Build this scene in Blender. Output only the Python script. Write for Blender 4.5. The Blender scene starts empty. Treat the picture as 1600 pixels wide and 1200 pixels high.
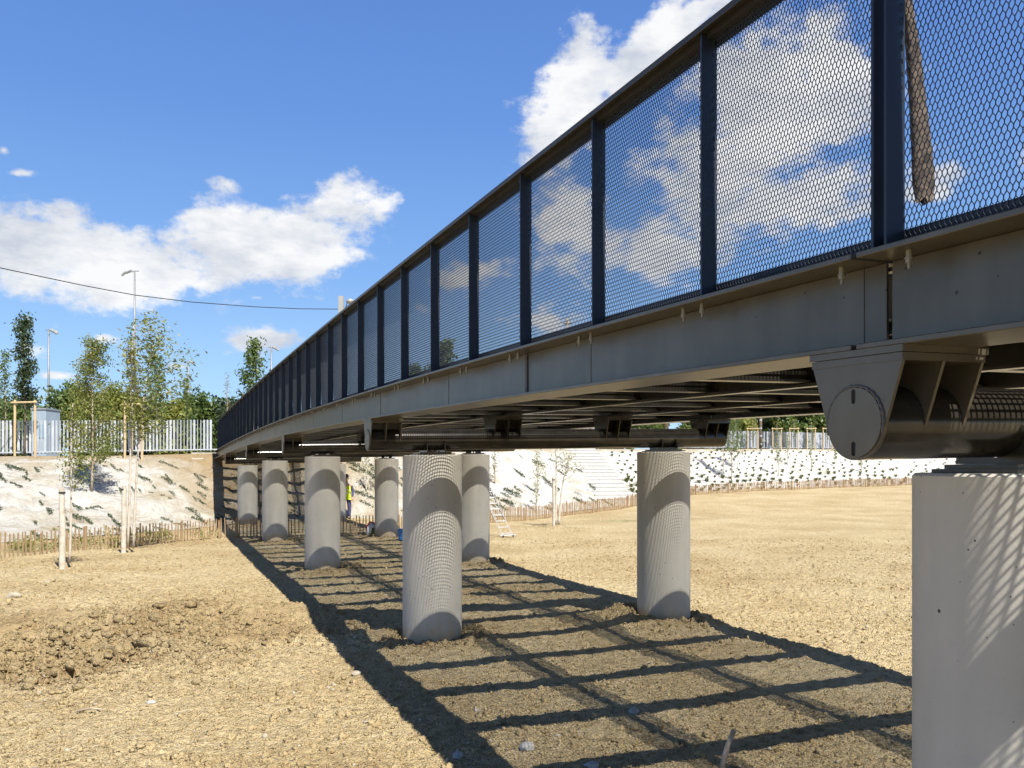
import bpy, bmesh, math, random
import numpy as np
from mathutils import Vector, Matrix
random.seed(7); rng = np.random.default_rng(7)
R = math.radians
sc = bpy.context.scene
C = sc.collection
# ------------------------------------------------------------------ camera
F = 1310.0; EYE = 2.32; HOR = 727.0
cam = bpy.data.cameras.new('camera'); camo = bpy.data.objects.new('camera', cam); C.objects.link(camo)
camo.location = (0, 0, EYE); camo.rotation_euler = (R(90), 0, 0)
cam.sensor_width = 36; cam.lens = F / 1600 * 36; cam.shift_y = (HOR - 600) / 1600
cam.clip_start = 0.05; cam.clip_end = 3000
sc.camera = camo
sc.view_settings.view_transform = 'Standard'; sc.view_settings.look = 'None'
sc.view_settings.exposure = 0.75; sc.view_settings.gamma = 1
sc.cycles.max_bounces = 6; sc.cycles.diffuse_bounces = 3; sc.cycles.glossy_bounces = 3
sc.cycles.transmission_bounces = 3; sc.cycles.transparent_max_bounces = 6
sc.cycles.sample_clamp_indirect = 6; sc.cycles.use_denoising = True
# ------------------------------------------------------------------ sun and sky
TH = 0.3869                      # heading of the bridge, left of straight ahead
SUN_EL = R(54.8); SUN_AZ = R(31.9) # light travels forward, this far to the left
sd = Vector((-math.sin(SUN_AZ) * math.cos(SUN_EL), math.cos(SUN_AZ) * math.cos(SUN_EL), -math.sin(SUN_EL)))
sun = bpy.data.lights.new('sun', 'SUN'); sun.energy = 5.0; sun.angle = R(0.4); sun.color = (1, 0.955, 0.87)
suno = bpy.data.objects.new('sun', sun); C.objects.link(suno); suno.location = (20, -30, 60)
suno.rotation_euler = sd.to_track_quat('-Z', 'Y').to_euler()

def px(x, y, Z):
    """a point of the place whose bearing and height were measured, at distance Z ahead"""
    return Vector(((x - 800) * Z / F, Z, EYE + (HOR - y) * Z / F))

world = bpy.data.worlds.new('World'); sc.world = world; world.use_nodes = True
def build_world():
    nt = world.node_tree; nt.nodes.clear(); N = nt.nodes.new; L = nt.links.new
    out = N('ShaderNodeOutputWorld')
    sky = N('ShaderNodeTexSky'); sky.sky_type = 'NISHITA'; sky.sun_disc = False
    sky.sun_elevation = SUN_EL; sky.sun_rotation = math.pi - SUN_AZ
    sky.air_density = 1.0; sky.dust_density = 0.35; sky.ozone_density = 3.2
    bg = N('ShaderNodeBackground'); bg.inputs[1].default_value = 0.115
    
    tc = N('ShaderNodeTexCoord'); sep = N('ShaderNodeSeparateXYZ'); L(tc.outputs['Generated'], sep.inputs[0])
    def M(op, a, b=None, clamp=False):
        m = N('ShaderNodeMath'); m.operation = op; m.use_clamp = clamp
        for k, v in ((0, a), (1, b)):
            if v is None: continue
            if isinstance(v, (int, float)): m.inputs[k].default_value = v
            else: L(v, m.inputs[k])
        return m.outputs[0]
    # clear air: the physical sky evened out with the blue measured at each elevation
    er = N('ShaderNodeMapRange'); er.inputs['From Min'].default_value = 0; er.inputs['From Max'].default_value = 1; L(sep.outputs[2], er.inputs['Value'])
    gr = N('ShaderNodeValToRGB'); e = gr.color_ramp.elements; e[0].position = 0; e[0].color = (2.7, 4.1, 5.7, 1); e[1].position = 1; e[1].color = (.10, .24, .75, 1)
    for p, c in ((.10, (1.95, 3.35, 5.3)), (.22, (1.15, 2.32, 4.6)), (.38, (.70, 1.60, 3.95)), (.52, (.54, 1.26, 3.5)), (.7, (.20, .42, 1.25))):
        k = e.new(p); k.color = (*c, 1)
    L(er.outputs[0], gr.inputs[0])
    mx = N('ShaderNodeMix'); mx.data_type = 'RGBA'; mx.inputs[0].default_value = .88; L(sky.outputs[0], mx.inputs[6]); L(gr.outputs[0], mx.inputs[7])
    L(mx.outputs[2], bg.inputs[0])
    az = M('ARCTAN2', sep.outputs[0], sep.outputs[1]); el = M('ARCSINE', sep.outputs[2])
    comb = N('ShaderNodeCombineXYZ'); L(az, comb.inputs[0]); L(el, comb.inputs[1])
    def noise(scale, det, rough, off=0.0, sq=1.0):
        mp = N('ShaderNodeMapping'); mp.inputs['Location'].default_value = (off, off * .7, off)
        mp.inputs['Scale'].default_value = (1, sq, 1); L(comb.outputs[0], mp.inputs[0])
        n = N('ShaderNodeTexNoise'); n.inputs['Scale'].default_value = scale
        n.inputs['Detail'].default_value = det; n.inputs['Roughness'].default_value = rough
        L(mp.outputs[0], n.inputs['Vector']); return n.outputs['Fac']
    # cloud banks: direction (x, y measured on the photograph -> azimuth, elevation), half sizes in degrees, rotation, strength
    banks = [(60, 385, 210, 52, 0, 1.15), (170, 410, 150, 50, 5, 1.15), (290, 432, 120, 26, 0, 1.0), (380, 390, 120, 52, -8, 1.2), (455, 378, 110, 52, -12, 1.15),
             (520, 325, 60, 40, -35, .9), (320, 338, 60, 22, -5, .9), (560, 395, 60, 20, 0, .7), (410, 530, 62, 20, 0, 1.0), (360, 288, 40, 20, 10, .70), (400, 465, 30, 9, 0, .68),
             (1010, 80, 120, 42, -42, 1.05), (900, 150, 95, 60, -50, 1.05), (1090, 20, 120, 40, -30, 1.0), (860, 210, 60, 34, -30, .8), (945, 48, 30, 20, 0, .66),
             (1200, 170, 170, 95, -20, 1.1), (1290, 90, 90, 70, -20, 1.0), (1130, 270, 130, 60, -25, 1.0), (1210, 330, 170, 50, -12, 1.0), (1320, 205, 80, 30, -15, .8),
             (1000, 270, 90, 60, -20, .75), (1000, 400, 160, 60, 0, .8), (900, 330, 110, 60, -20, .75), (860, 500, 90, 36, 0, .75), (720, 440, 120, 40, -10, .65),
             (1440, 300, 80, 34, -10, .8), (1340, 330, 150, 36, -8, .8), (160, 530, 30, 12, 0, .75), (40, 545, 40, 16, 0, .75), (92, 588, 38, 9, 0, .75), (88, 510, 28, 14, 0, .55), (278, 572, 28, 8, 0, .6),
             (30, 270, 50, 12, -10, .62), (5, 235, 20, 14, 0, .66), (-250, 330, 260, 90, 0, .9), (1900, 200, 250, 120, 0, .9), (650, 480, 60, 30, 0, .5)]
    best = None
    for (x, y, rx, ry, rot, st) in banks:
        d = Vector(((x - 800) / F, 1, (HOR - y) / F)); r = d.length; d.normalize()
        a = math.atan2(d.x, d.y); e = math.asin(d.z)
        kx = rx / F / (1 + ((x - 800) / F) ** 2); ky = ry / F / r
        mp = N('ShaderNodeMapping'); mp.vector_type = 'TEXTURE'
        mp.inputs['Location'].default_value = (a, e, 0); mp.inputs['Rotation'].default_value = (0, 0, R(-rot))
        mp.inputs['Scale'].default_value = (kx, ky, 1); L(comb.outputs[0], mp.inputs[0])
        ln = N('ShaderNodeVectorMath'); ln.operation = 'LENGTH'; L(mp.outputs[0], ln.inputs[0])
        v = M('SUBTRACT', st, M('MULTIPLY', ln.outputs['Value'], .62))
        best = v if best is None else M('MAXIMUM', best, v)
    n1 = noise(10, 12, .64, 3.1, 1.5); n2 = noise(46, 8, .62, 9.2, 1.3)
    dens = M('ADD', best, M('MULTIPLY', M('SUBTRACT', n1, .5), 2.3)); dens = M('ADD', dens, M('MULTIPLY', M('SUBTRACT', n2, .5), .55))
    ramp = N('ShaderNodeMapRange'); ramp.interpolation_type = 'SMOOTHSTEP'
    ramp.inputs['From Min'].default_value = .24; ramp.inputs['From Max'].default_value = .68; L(dens, ramp.inputs['Value'])
    shade = noise(9, 6, .6, 5.5, 2.2)
    core = N('ShaderNodeMapRange'); core.inputs['From Min'].default_value = .40; core.inputs['From Max'].default_value = .64; L(shade, core.inputs['Value'])
    mixc = N('ShaderNodeMix'); mixc.data_type = 'RGBA'; mixc.inputs[6].default_value = (.80, .80, .80, 1); mixc.inputs[7].default_value = (.50, .535, .60, 1)
    L(core.outputs[0], mixc.inputs[0])
    bgc = N('ShaderNodeBackground'); L(mixc.outputs[2], bgc.inputs[0]); bgc.inputs[1].default_value = .74
    ms = N('ShaderNodeMixShader'); L(M('MULTIPLY', ramp.outputs[0], .96), ms.inputs[0]); L(bg.outputs[0], ms.inputs[1]); L(bgc.outputs[0], ms.inputs[2])
    L(ms.outputs[0], out.inputs[0])
build_world()

# ------------------------------------------------------------------ materials
def mat(name, col, col2=None, scale=5, detail=6, rough=.7, metal=0, bump=0, bscale=None, spec=.5, stretch=(1, 1, 1), lo=.35, hi=.65, coord='Object', trans=None):
    m = bpy.data.materials.new(name); m.use_nodes = True; nt = m.node_tree; N = nt.nodes.new; L = nt.links.new
    b = nt.nodes['Principled BSDF']; b.inputs['Roughness'].default_value = rough; b.inputs['Metallic'].default_value = metal
    b.inputs['Specular IOR Level'].default_value = spec
    tc = N('ShaderNodeTexCoord'); mp = N('ShaderNodeMapping'); mp.inputs['Scale'].default_value = stretch; L(tc.outputs[coord], mp.inputs[0])
    if col2:
        n = N('ShaderNodeTexNoise'); n.inputs['Scale'].default_value = scale; n.inputs['Detail'].default_value = detail; n.inputs['Roughness'].default_value = .6
        L(mp.outputs[0], n.inputs['Vector'])
        r = N('ShaderNodeValToRGB'); r.color_ramp.elements[0].position = lo; r.color_ramp.elements[1].position = hi
        r.color_ramp.elements[0].color = (*col, 1); r.color_ramp.elements[1].color = (*col2, 1)
        L(n.outputs['Fac'], r.inputs[0]); L(r.outputs[0], b.inputs['Base Color'])
        m['c'] = 1
    else: b.inputs['Base Color'].default_value = (*col, 1)
    if bump:
        n2 = N('ShaderNodeTexNoise'); n2.inputs['Scale'].default_value = bscale or scale * 4; n2.inputs['Detail'].default_value = 8
        L(mp.outputs[0], n2.inputs['Vector'])
        bp = N('ShaderNodeBump'); bp.inputs['Strength'].default_value = 1; bp.inputs['Distance'].default_value = bump
        L(n2.outputs['Fac'], bp.inputs['Height']); L(bp.outputs[0], b.inputs['Normal'])
    if trans:
        t = N('ShaderNodeBsdfTranslucent'); ms = N('ShaderNodeMixShader'); ms.inputs[0].default_value = trans
        if col2: L(r.outputs[0], t.inputs[0])
        else: t.inputs[0].default_value = (*col, 1)
        o = nt.nodes['Material Output']; L(b.outputs[0], ms.inputs[1]); L(t.outputs[0], ms.inputs[2]); L(ms.outputs[0], o.inputs[0])
    return m

paint = mat('anthracite_paint', (.104, .090, .065), (.135, .118, .088), 2.2, 7, rough=.36, metal=.4, bump=.0012, bscale=7, spec=.55)
post_paint = mat('post_paint', (.022, .029, .040), (.028, .036, .049), 3, rough=.4, metal=.2)
rail_paint = mat('rail_paint', (.045, .042, .036), (.058, .054, .046), 3, rough=.4, metal=.3)
mesh_paint = mat('mesh_paint', (.028, .034, .046), rough=.45, metal=.2)
def scuff(m):
    nt = m.node_tree; N = nt.nodes.new; L = nt.links.new; b = nt.nodes['Principled BSDF']; base = b.inputs['Base Color'].links[0].from_socket
    tc = N('ShaderNodeTexCoord'); v = N('ShaderNodeTexVoronoi'); v.inputs['Scale'].default_value = 11; L(tc.outputs['Object'], v.inputs['Vector'])
    n = N('ShaderNodeTexNoise'); n.inputs['Scale'].default_value = 1.1; n.inputs['Detail'].default_value = 3; L(tc.outputs['Object'], n.inputs['Vector'])
    mr = N('ShaderNodeMapRange'); mr.inputs['From Min'].default_value = .48; mr.inputs['From Max'].default_value = .75; mr.inputs['To Max'].default_value = .17; L(n.outputs['Fac'], mr.inputs['Value'])
    lt = N('ShaderNodeMath'); lt.operation = 'LESS_THAN'; L(v.outputs['Distance'], lt.inputs[0]); L(mr.outputs[0], lt.inputs[1])
    mp = N('ShaderNodeMapping'); mp.inputs['Scale'].default_value = (3, 3, .5); L(tc.outputs['Object'], mp.inputs[0])
    n2 = N('ShaderNodeTexNoise'); n2.inputs['Scale'].default_value = 2.5; n2.inputs['Detail'].default_value = 8; L(mp.outputs[0], n2.inputs['Vector'])
    m2 = N('ShaderNodeMapRange'); m2.inputs['From Min'].default_value = .35; m2.inputs['From Max'].default_value = .7; m2.inputs['To Min'].default_value = .90; m2.inputs['To Max'].default_value = 1.08; L(n2.outputs['Fac'], m2.inputs['Value'])
    mm = N('ShaderNodeMix'); mm.data_type = 'RGBA'; mm.blend_type = 'MULTIPLY'; mm.inputs[0].default_value = 1; L(base, mm.inputs[6]); L(m2.outputs[0], mm.inputs[7])
    mx = N('ShaderNodeMix'); mx.data_type = 'RGBA'; L(lt.outputs[0], mx.inputs[0]); L(mm.outputs[2], mx.inputs[6]); mx.inputs[7].default_value = (.04, .033, .026, 1)
    L(mx.outputs[2], b.inputs['Base Color'])
scuff(paint)
shaded_pipe_paint = mat('shaded_pipe_paint', (.028, .025, .020), (.052, .046, .036), 5, 7, rough=.2, metal=.3, spec=.6, bump=.001, bscale=9)  # steel paint darkened, under-deck shade put into the colour
shaded_beam_paint = mat('shaded_beam_paint', (.028, .026, .021), (.048, .044, .035), 3, 6, rough=.26, metal=.3, spec=.6)  # darker copy of the girder paint, shade below the deck mixed in
galv = mat('galvanised', (.34, .34, .33), (.42, .42, .41), 30, rough=.45, metal=.6)
grate_m = mat('grating_steel', (.13, .13, .125), rough=.5, metal=.5)
zinc = mat('zinc_bolt', (.27, .25, .19), rough=.45, metal=.4)
bronze_edge = mat('weld_seam', (.11, .10, .085), (.075, .073, .07), 60, rough=.6, bump=.003, bscale=80)
wood_pick = mat('chestnut_wood', (.22, .125, .06), (.50, .36, .20), 9, rough=.85, stretch=(6, 6, .6), bump=.01, bscale=20, coord='Generated')
wood_pale = mat('pale_round_wood', (.50, .35, .18), (.62, .47, .28), 4, rough=.8, stretch=(4, 4, .5))
white_bark = mat('whitewashed_bark', (.58, .53, .45), (.38, .31, .22), 7, rough=.85, lo=.45, hi=.75, bump=.004, bscale=30)
bark = mat('young_bark', (.32, .24, .16), (.5, .42, .32), 6, rough=.9)
dark_bark = mat('dark_bark', (.10, .075, .05), (.16, .12, .08), 6, rough=.9)
birch_leaf = mat('birch_leaf', (.13, .18, .035), (.28, .27, .06), .9, 4, rough=.5, trans=.35)
dry_leaf = mat('dry_leaf', (.20, .16, .05), (.12, .13, .04), 1.2, 4, rough=.6, trans=.3)
green_leaf = mat('green_leaf', (.07, .12, .028), (.15, .20, .05), .8, 4, rough=.5, trans=.3)
dark_leaf = mat('dark_leaf', (.035, .06, .025), (.075, .11, .045), .7, 4, rough=.5, trans=.25)
yellow_leaf = mat('yellow_green_leaf', (.16, .20, .035), (.27, .27, .055), .8, 4, rough=.5, trans=.35)
fence_white = mat('white_slat_metal', (.44, .47, .51), (.60, .62, .64), 1.3, rough=.35, metal=.1)
fence_grey = mat('grey_slat_metal', (.42, .45, .50), (.5, .52, .56), 3, rough=.35, metal=.2)
alu = mat('aluminium', (.26, .265, .27), (.34, .34, .34), 10, rough=.35, metal=.7)
lamp_grey = mat('galvanised_pole', (.20, .215, .23), (.26, .27, .28), 5, rough=.5, metal=.3)
lamp_head = mat('lamp_head', (.32, .33, .33), rough=.4, metal=.2)
black = mat('black_rubber', (.02, .02, .02), rough=.6)
cloth_m = mat('brown_cloth', (.030, .021, .016), (.145, .11, .08), 26, rough=.95, bump=.01, bscale=40)
white_block = mat('white_concrete_step', (.46, .45, .42), (.58, .565, .53), 4, rough=.9)
skin = mat('skin', (.45, .28, .2), rough=.6)
hiviz = mat('yellow_vest', (.62, .80, .03), rough=.7); reflect = mat('reflective_band', (.75, .76, .72), rough=.4)
navy = mat('navy_trousers', (.05, .05, .14), (.07, .07, .18), 20, rough=.9)
blue = mat('blue_plastic', (.05, .2, .5), rough=.4); white_p = mat('white_plastic', (.75, .75, .75), rough=.5); red_p = mat('red_plastic', (.4, .03, .03), rough=.5)
stone_m = mat('pale_stone', (.30, .26, .19), (.44, .39, .30), 20, rough=.9, bump=.004)
grey_stone = mat('grey_stone', (.30, .30, .28), (.42, .41, .38), 20, rough=.9, bump=.004)

def concrete_mat():
    m = mat('cast_concrete', (.42, .395, .34), (.53, .50, .435), 1.3, 8, rough=.85, bump=.0012, bscale=60, stretch=(1, 1, .8), lo=.25, hi=.75)
    nt = m.node_tree; N = nt.nodes.new; L = nt.links.new; b = nt.nodes['Principled BSDF']
    base = b.inputs['Base Color'].links[0].from_socket
    tc = N('ShaderNodeTexCoord')
    # small air holes of the casting
    v = N('ShaderNodeTexVoronoi'); v.inputs['Scale'].default_value = 17; L(tc.outputs['Object'], v.inputs['Vector'])
    sepc = N('ShaderNodeSeparateColor'); L(v.outputs['Color'], sepc.inputs[0])
    rad = N('ShaderNodeMath'); rad.operation = 'MULTIPLY'; rad.inputs[1].default_value = .14; L(sepc.outputs[0], rad.inputs[0])
    pw = N('ShaderNodeMath'); pw.operation = 'POWER'; pw.inputs[1].default_value = 2.2; L(sepc.outputs[0], pw.inputs[0])
    L(pw.outputs[0], rad.inputs[0])
    lt = N('ShaderNodeMath'); lt.operation = 'LESS_THAN'; L(v.outputs['Distance'], lt.inputs[0]); L(rad.outputs[0], lt.inputs[1])
    mx = N('ShaderNodeMix'); mx.data_type = 'RGBA'; L(lt.outputs[0], mx.inputs[0]); L(base, mx.inputs[6]); mx.inputs[7].default_value = (.06, .055, .05, 1)
    # vertical formwork streaks
    mp = N('ShaderNodeMapping'); mp.inputs['Scale'].default_value = (5, 5, .5); L(tc.outputs['Object'], mp.inputs[0])
    n = N('ShaderNodeTexNoise'); n.inputs['Scale'].default_value = 1; n.inputs['Detail'].default_value = 4; L(mp.outputs[0], n.inputs['Vector'])
    mr = N('ShaderNodeMapRange'); mr.inputs['From Min'].default_value = .3; mr.inputs['From Max'].default_value = .7; mr.inputs['To Min'].default_value = .92; mr.inputs['To Max'].default_value = 1.06
    L(n.outputs['Fac'], mr.inputs['Value'])
    mm = N('ShaderNodeMix'); mm.data_type = 'RGBA'; mm.blend_type = 'MULTIPLY'; mm.inputs[0].default_value = 1
    L(mx.outputs[2], mm.inputs[6]); L(mr.outputs[0], mm.inputs[7]); 
    sp = N('ShaderNodeSeparateXYZ'); L(tc.outputs['Object'], sp.inputs[0]); ns = N('ShaderNodeTexNoise'); ns.inputs['Scale'].default_value = 9; ns.inputs['Detail'].default_value = 8; L(tc.outputs['Object'], ns.inputs['Vector'])
    sb = N('ShaderNodeMath'); sb.operation = 'MULTIPLY_ADD'; L(ns.outputs['Fac'], sb.inputs[0]); sb.inputs[1].default_value = -.45; L(sp.outputs[2], sb.inputs[2])
    ms_ = N('ShaderNodeMapRange'); ms_.inputs['From Min'].default_value = -.20; ms_.inputs['From Max'].default_value = .02; ms_.inputs['To Min'].default_value = .75; ms_.inputs['To Max'].default_value = 0; L(sb.outputs[0], ms_.inputs['Value'])
    mu = N('ShaderNodeMix'); mu.data_type = 'RGBA'; L(ms_.outputs[0], mu.inputs[0]); L(mm.outputs[2], mu.inputs[6]); mu.inputs[7].default_value = (.42, .31, .17, 1); L(mu.outputs[2], b.inputs['Base Color'])
    return m
concrete = concrete_mat()

def soil_mat(name='dry_soil', wet=True, tone=1.0):
    m = bpy.data.materials.new(name); m.use_nodes = True; nt = m.node_tree; N = nt.nodes.new; L = nt.links.new
    b = nt.nodes['Principled BSDF']; b.inputs['Roughness'].default_value = .95; b.inputs['Specular IOR Level'].default_value = .15
    tc = N('ShaderNodeTexCoord'); g = N('ShaderNodeNewGeometry'); P = g.outputs['Position']
    def nz(s, d, r=.6, vec=P):
        n = N('ShaderNodeTexNoise'); n.inputs['Scale'].default_value = s; n.inputs['Detail'].default_value = d; n.inputs['Roughness'].default_value = r; L(vec, n.inputs['Vector']); return n.outputs['Fac']
    def rampc(f, stops):
        r = N('ShaderNodeValToRGB'); e = r.color_ramp.elements
        e[0].position, e[0].color = stops[0][0], (*stops[0][1], 1); e[1].position, e[1].color = stops[-1][0], (*stops[-1][1], 1)
        for p, c in stops[1:-1]:
            k = e.new(p); k.color = (*c, 1)
        L(f, r.inputs[0]); return r.outputs[0]
    def mixc(f, a, c, mode='MIX'):
        x = N('ShaderNodeMix'); x.data_type = 'RGBA'; x.blend_type = mode
        if isinstance(f, (int, float)): x.inputs[0].default_value = f
        else: L(f, x.inputs[0])
        for k, s in ((6, a), (7, c)):
            if isinstance(s, tuple): x.inputs[k].default_value = (*s, 1)
            else: L(s, x.inputs[k])
        return x.outputs[2]
    big = rampc(nz(.35, 5), [(.28, (.515, .385, .205)), (.5, (.635, .505, .29)), (.72, (.73, .605, .375))])
    fine = rampc(nz(9, 8, .7), [(.3, (.60, .56, .50)), (.5, (.97, .96, .94)), (.7, (1.16, 1.16, 1.14))])
    col = mixc(1, big, fine, 'MULTIPLY')
    if tone != 1: col = mixc(1, col, (tone, tone * .97, tone * .93), 'MULTIPLY')
    # pebble specks
    v = N('ShaderNodeTexVoronoi'); v.inputs['Scale'].default_value = 22; L(P, v.inputs['Vector'])
    sep = N('ShaderNodeSeparateColor'); L(v.outputs['Color'], sep.inputs[0])
    gt = N('ShaderNodeMath'); gt.operation = 'GREATER_THAN'; gt.inputs[1].default_value = .965; L(sep.outputs[0], gt.inputs[0])
    lt = N('ShaderNodeMath'); lt.operation = 'LESS_THAN'; lt.inputs[1].default_value = .3; L(v.outputs['Distance'], lt.inputs[0])
    an = N('ShaderNodeMath'); an.operation = 'MULTIPLY'; L(gt.outputs[0], an.inputs[0]); L(lt.outputs[0], an.inputs[1])
    col = mixc(an.outputs[0], col, (.58, .52, .41))
    if wet:   # freshly dug darker earth, where the ground attribute says so
        at = N('ShaderNodeAttribute'); at.attribute_name = 'dug'
        col = mixc(at.outputs['Fac'], col, mixc(1, (.40, .285, .145), fine, 'MULTIPLY'))
        at2 = N('ShaderNodeAttribute'); at2.attribute_name = 'grass'
        col = mixc(at2.outputs['Fac'], col, (.14, .17, .04))
    L(col, b.inputs['Base Color'])
    v2 = N('ShaderNodeTexVoronoi'); v2.inputs['Scale'].default_value = 16; v2.feature = 'SMOOTH_F1'; L(P, v2.inputs['Vector'])
    v3 = N('ShaderNodeTexVoronoi'); v3.inputs['Scale'].default_value = 48; L(P, v3.inputs['Vector'])
    def M(op, a, c):
        x = N('ShaderNodeMath'); x.operation = op
        for k, s in ((0, a), (1, c)):
            if isinstance(s, (int, float)): x.inputs[k].default_value = s
            else: L(s, x.inputs[k])
        return x.outputs[0]
    h = M('ADD', M('MULTIPLY', nz(6, 10, .75), 1.7), M('MULTIPLY', v2.outputs['Distance'], -1.1)); h = M('ADD', h, M('MULTIPLY', v3.outputs['Distance'], -.6))
    bp = N('ShaderNodeBump'); bp.inputs['Strength'].default_value = 1; bp.inputs['Distance'].default_value = .06 if wet else .035; L(h, bp.inputs['Height']); L(bp.outputs[0], b.inputs['Normal'])
    return m
soil = soil_mat(); clod_m = soil_mat('clod_soil', False, .80)
dug_m = soil_mat('dug_soil', False, .60)

def slope_mat():
    m = bpy.data.materials.new('pale_geotextile'); m.use_nodes = True; nt = m.node_tree; N = nt.nodes.new; L = nt.links.new
    b = nt.nodes['Principled BSDF']; b.inputs['Roughness'].default_value = .95; b.inputs['Specular IOR Level'].default_value = .1
    g = N('ShaderNodeNewGeometry')
    at = N('ShaderNodeAttribute'); at.attribute_name = 'tan'
    n = N('ShaderNodeTexNoise'); n.inputs['Scale'].default_value = .9; n.inputs['Detail'].default_value = 7; n.inputs['Roughness'].default_value = .65; L(g.outputs['Position'], n.inputs['Vector'])
    ad = N('ShaderNodeMath'); ad.operation = 'ADD'; L(n.outputs['Fac'], ad.inputs[0]); L(at.outputs['Fac'], ad.inputs[1])
    r = N('ShaderNodeValToRGB'); e = r.color_ramp.elements
    e[0].position = .34; e[0].color = (.73, .71, .66, 1); e[1].position = 1.05; e[1].color = (.42, .31, .18, 1); k = e.new(.47); k.color = (.66, .63, .565, 1); k = e.new(.64); k.color = (.52, .455, .345, 1)
    L(ad.outputs[0], r.inputs[0]); L(r.outputs[0], b.inputs['Base Color'])
    n2 = N('ShaderNodeTexNoise'); n2.inputs['Scale'].default_value = 2.2; n2.inputs['Detail'].default_value = 10; n2.inputs['Roughness'].default_value = .68; L(g.outputs['Position'], n2.inputs['Vector'])
    bp = N('ShaderNodeBump'); bp.inputs['Distance'].default_value = .5; bp.inputs['Strength'].default_value = 1; L(n2.outputs['Fac'], bp.inputs['Height']); L(bp.outputs[0], b.inputs['Normal'])
    return m
slope_m = slope_mat()

# ------------------------------------------------------------------ mesh helpers
class MB:
    def __init__(s): s.v = []; s.f = []
    def add(s, vs, fs):
        o = len(s.v); s.v.extend([tuple(p) for p in vs]); s.f.extend([tuple(i + o for i in f) for f in fs])
    def box(s, x0, x1, y0, y1, z0, z1):
        s.add([(x0, y0, z0), (x1, y0, z0), (x1, y1, z0), (x0, y1, z0), (x0, y0, z1), (x1, y0, z1), (x1, y1, z1), (x0, y1, z1)],
              [(0, 3, 2, 1), (4, 5, 6, 7), (0, 1, 5, 4), (1, 2, 6, 5), (2, 3, 7, 6), (3, 0, 4, 7)])
    def prism(s, poly, d, off):
        """closed polygon (list of 3D points) pushed along vector off"""
        n = len(poly); a = [Vector(p) for p in poly]; b = [p + Vector(off) for p in a]
        s.add(a + b, [tuple(range(n))[::-1], tuple(range(n, 2 * n))] + [(i, (i + 1) % n, n + (i + 1) % n, n + i) for i in range(n)])
    def tube(s, pts, rad, n=8, cap=True):
        pts = [Vector(p) for p in pts]; k = len(pts)
        if not hasattr(rad, '__len__'): rad = [rad] * k
        vs = []; up = None
        for i, p in enumerate(pts):
            t = (pts[min(i + 1, k - 1)] - pts[max(i - 1, 0)]).normalized()
            if up is None: up = t.orthogonal().normalized()
            a = (up - t * up.dot(t)).normalized(); b = t.cross(a); up = a
            for j in range(n):
                q = 2 * math.pi * j / n; vs.append(p + (a * math.cos(q) + b * math.sin(q)) * rad[i])
        fs = [(i * n + j, i * n + (j + 1) % n, (i + 1) * n + (j + 1) % n, (i + 1) * n + j) for i in range(k - 1) for j in range(n)]
        if cap: fs += [tuple(range(n))[::-1], tuple(range((k - 1) * n, k * n))]
        s.add(vs, fs)
    def build(s, name, m, parent=None, smooth=False):
        me = bpy.data.meshes.new(name); me.from_pydata(s.v, [], s.f); me.update()
        o = bpy.data.objects.new(name, me); C.objects.link(o)
        if m: me.materials.append(m)
        if smooth:
            me.polygons.foreach_set('use_smooth', [True] * len(me.polygons))
        if parent: o.parent = parent
        return o
def smooth_angle(o, a=40):
    me = o.data; me.polygons.foreach_set('use_smooth', [True] * len(me.polygons))
    try: me.set_sharp_from_angle(angle=R(a))
    except Exception: pass
def bevel(o, w=.004, seg=2):
    md = o.modifiers.new('bevel', 'BEVEL'); md.width = w; md.segments = seg; md.limit_method = 'ANGLE'; return o
def tag(o, label, cat=None, group=None, kind=None):
    if label: o['label'] = label
    if cat: o['category'] = cat
    if group: o['group'] = group
    if kind: o['kind'] = kind
    return o
def empty(name, loc=(0, 0, 0), rz=0, label=None, cat=None, group=None):
    o = bpy.data.objects.new(name, None); C.objects.link(o); o.location = loc; o.rotation_euler = (0, 0, rz); o.empty_display_size = .2
    return tag(o, label, cat, group)
def link_copy(o, parent=None):
    c = o.copy(); C.objects.link(c); c.parent = parent; return c
def copy_tree(o, parent=None):
    c = link_copy(o, parent)
    for ch in [k for k in o.children]: copy_tree(ch, c)
    return c
def npmesh(name, V, Fc, m, parent=None, smooth=False):
    me = bpy.data.meshes.new(name); V = np.asarray(V, dtype=np.float32); Fc = np.asarray(Fc, dtype=np.int32)
    me.vertices.add(len(V)); me.vertices.foreach_set('co', V.ravel())
    k = Fc.shape[1]; me.loops.add(Fc.size); me.loops.foreach_set('vertex_index', Fc.ravel())
    me.polygons.add(len(Fc)); me.polygons.foreach_set('loop_start', np.arange(len(Fc), dtype=np.int32) * k)
    try: me.polygons.foreach_set('loop_total', np.full(len(Fc), k, dtype=np.int32))
    except Exception: pass
    if smooth: me.polygons.foreach_set('use_smooth', np.ones(len(Fc), dtype=bool))
    me.update(calc_edges=True); me.validate()
    o = bpy.data.objects.new(name, me); C.objects.link(o); me.materials.append(m)
    if parent: o.parent = parent
    return o
def vnoise(x, y, seed=0):
    """smooth value noise, vectorised"""
    xi = np.floor(x).astype(np.int64); yi = np.floor(y).astype(np.int64); fx = x - xi; fy = y - yi
    fx = fx * fx * (3 - 2 * fx); fy = fy * fy * (3 - 2 * fy)
    def h(a, b):
        n = (a * 374761393 + b * 668265263 + seed * 1442695041) & 0xffffffff
        n = ((n ^ (n >> 13)) * 1274126177) & 0xffffffff
        return ((n ^ (n >> 16)) & 0xffff) / 65535.0
    return (h(xi, yi) * (1 - fx) + h(xi + 1, yi) * fx) * (1 - fy) + (h(xi, yi + 1) * (1 - fx) + h(xi + 1, yi + 1) * fx) * fy
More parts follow.
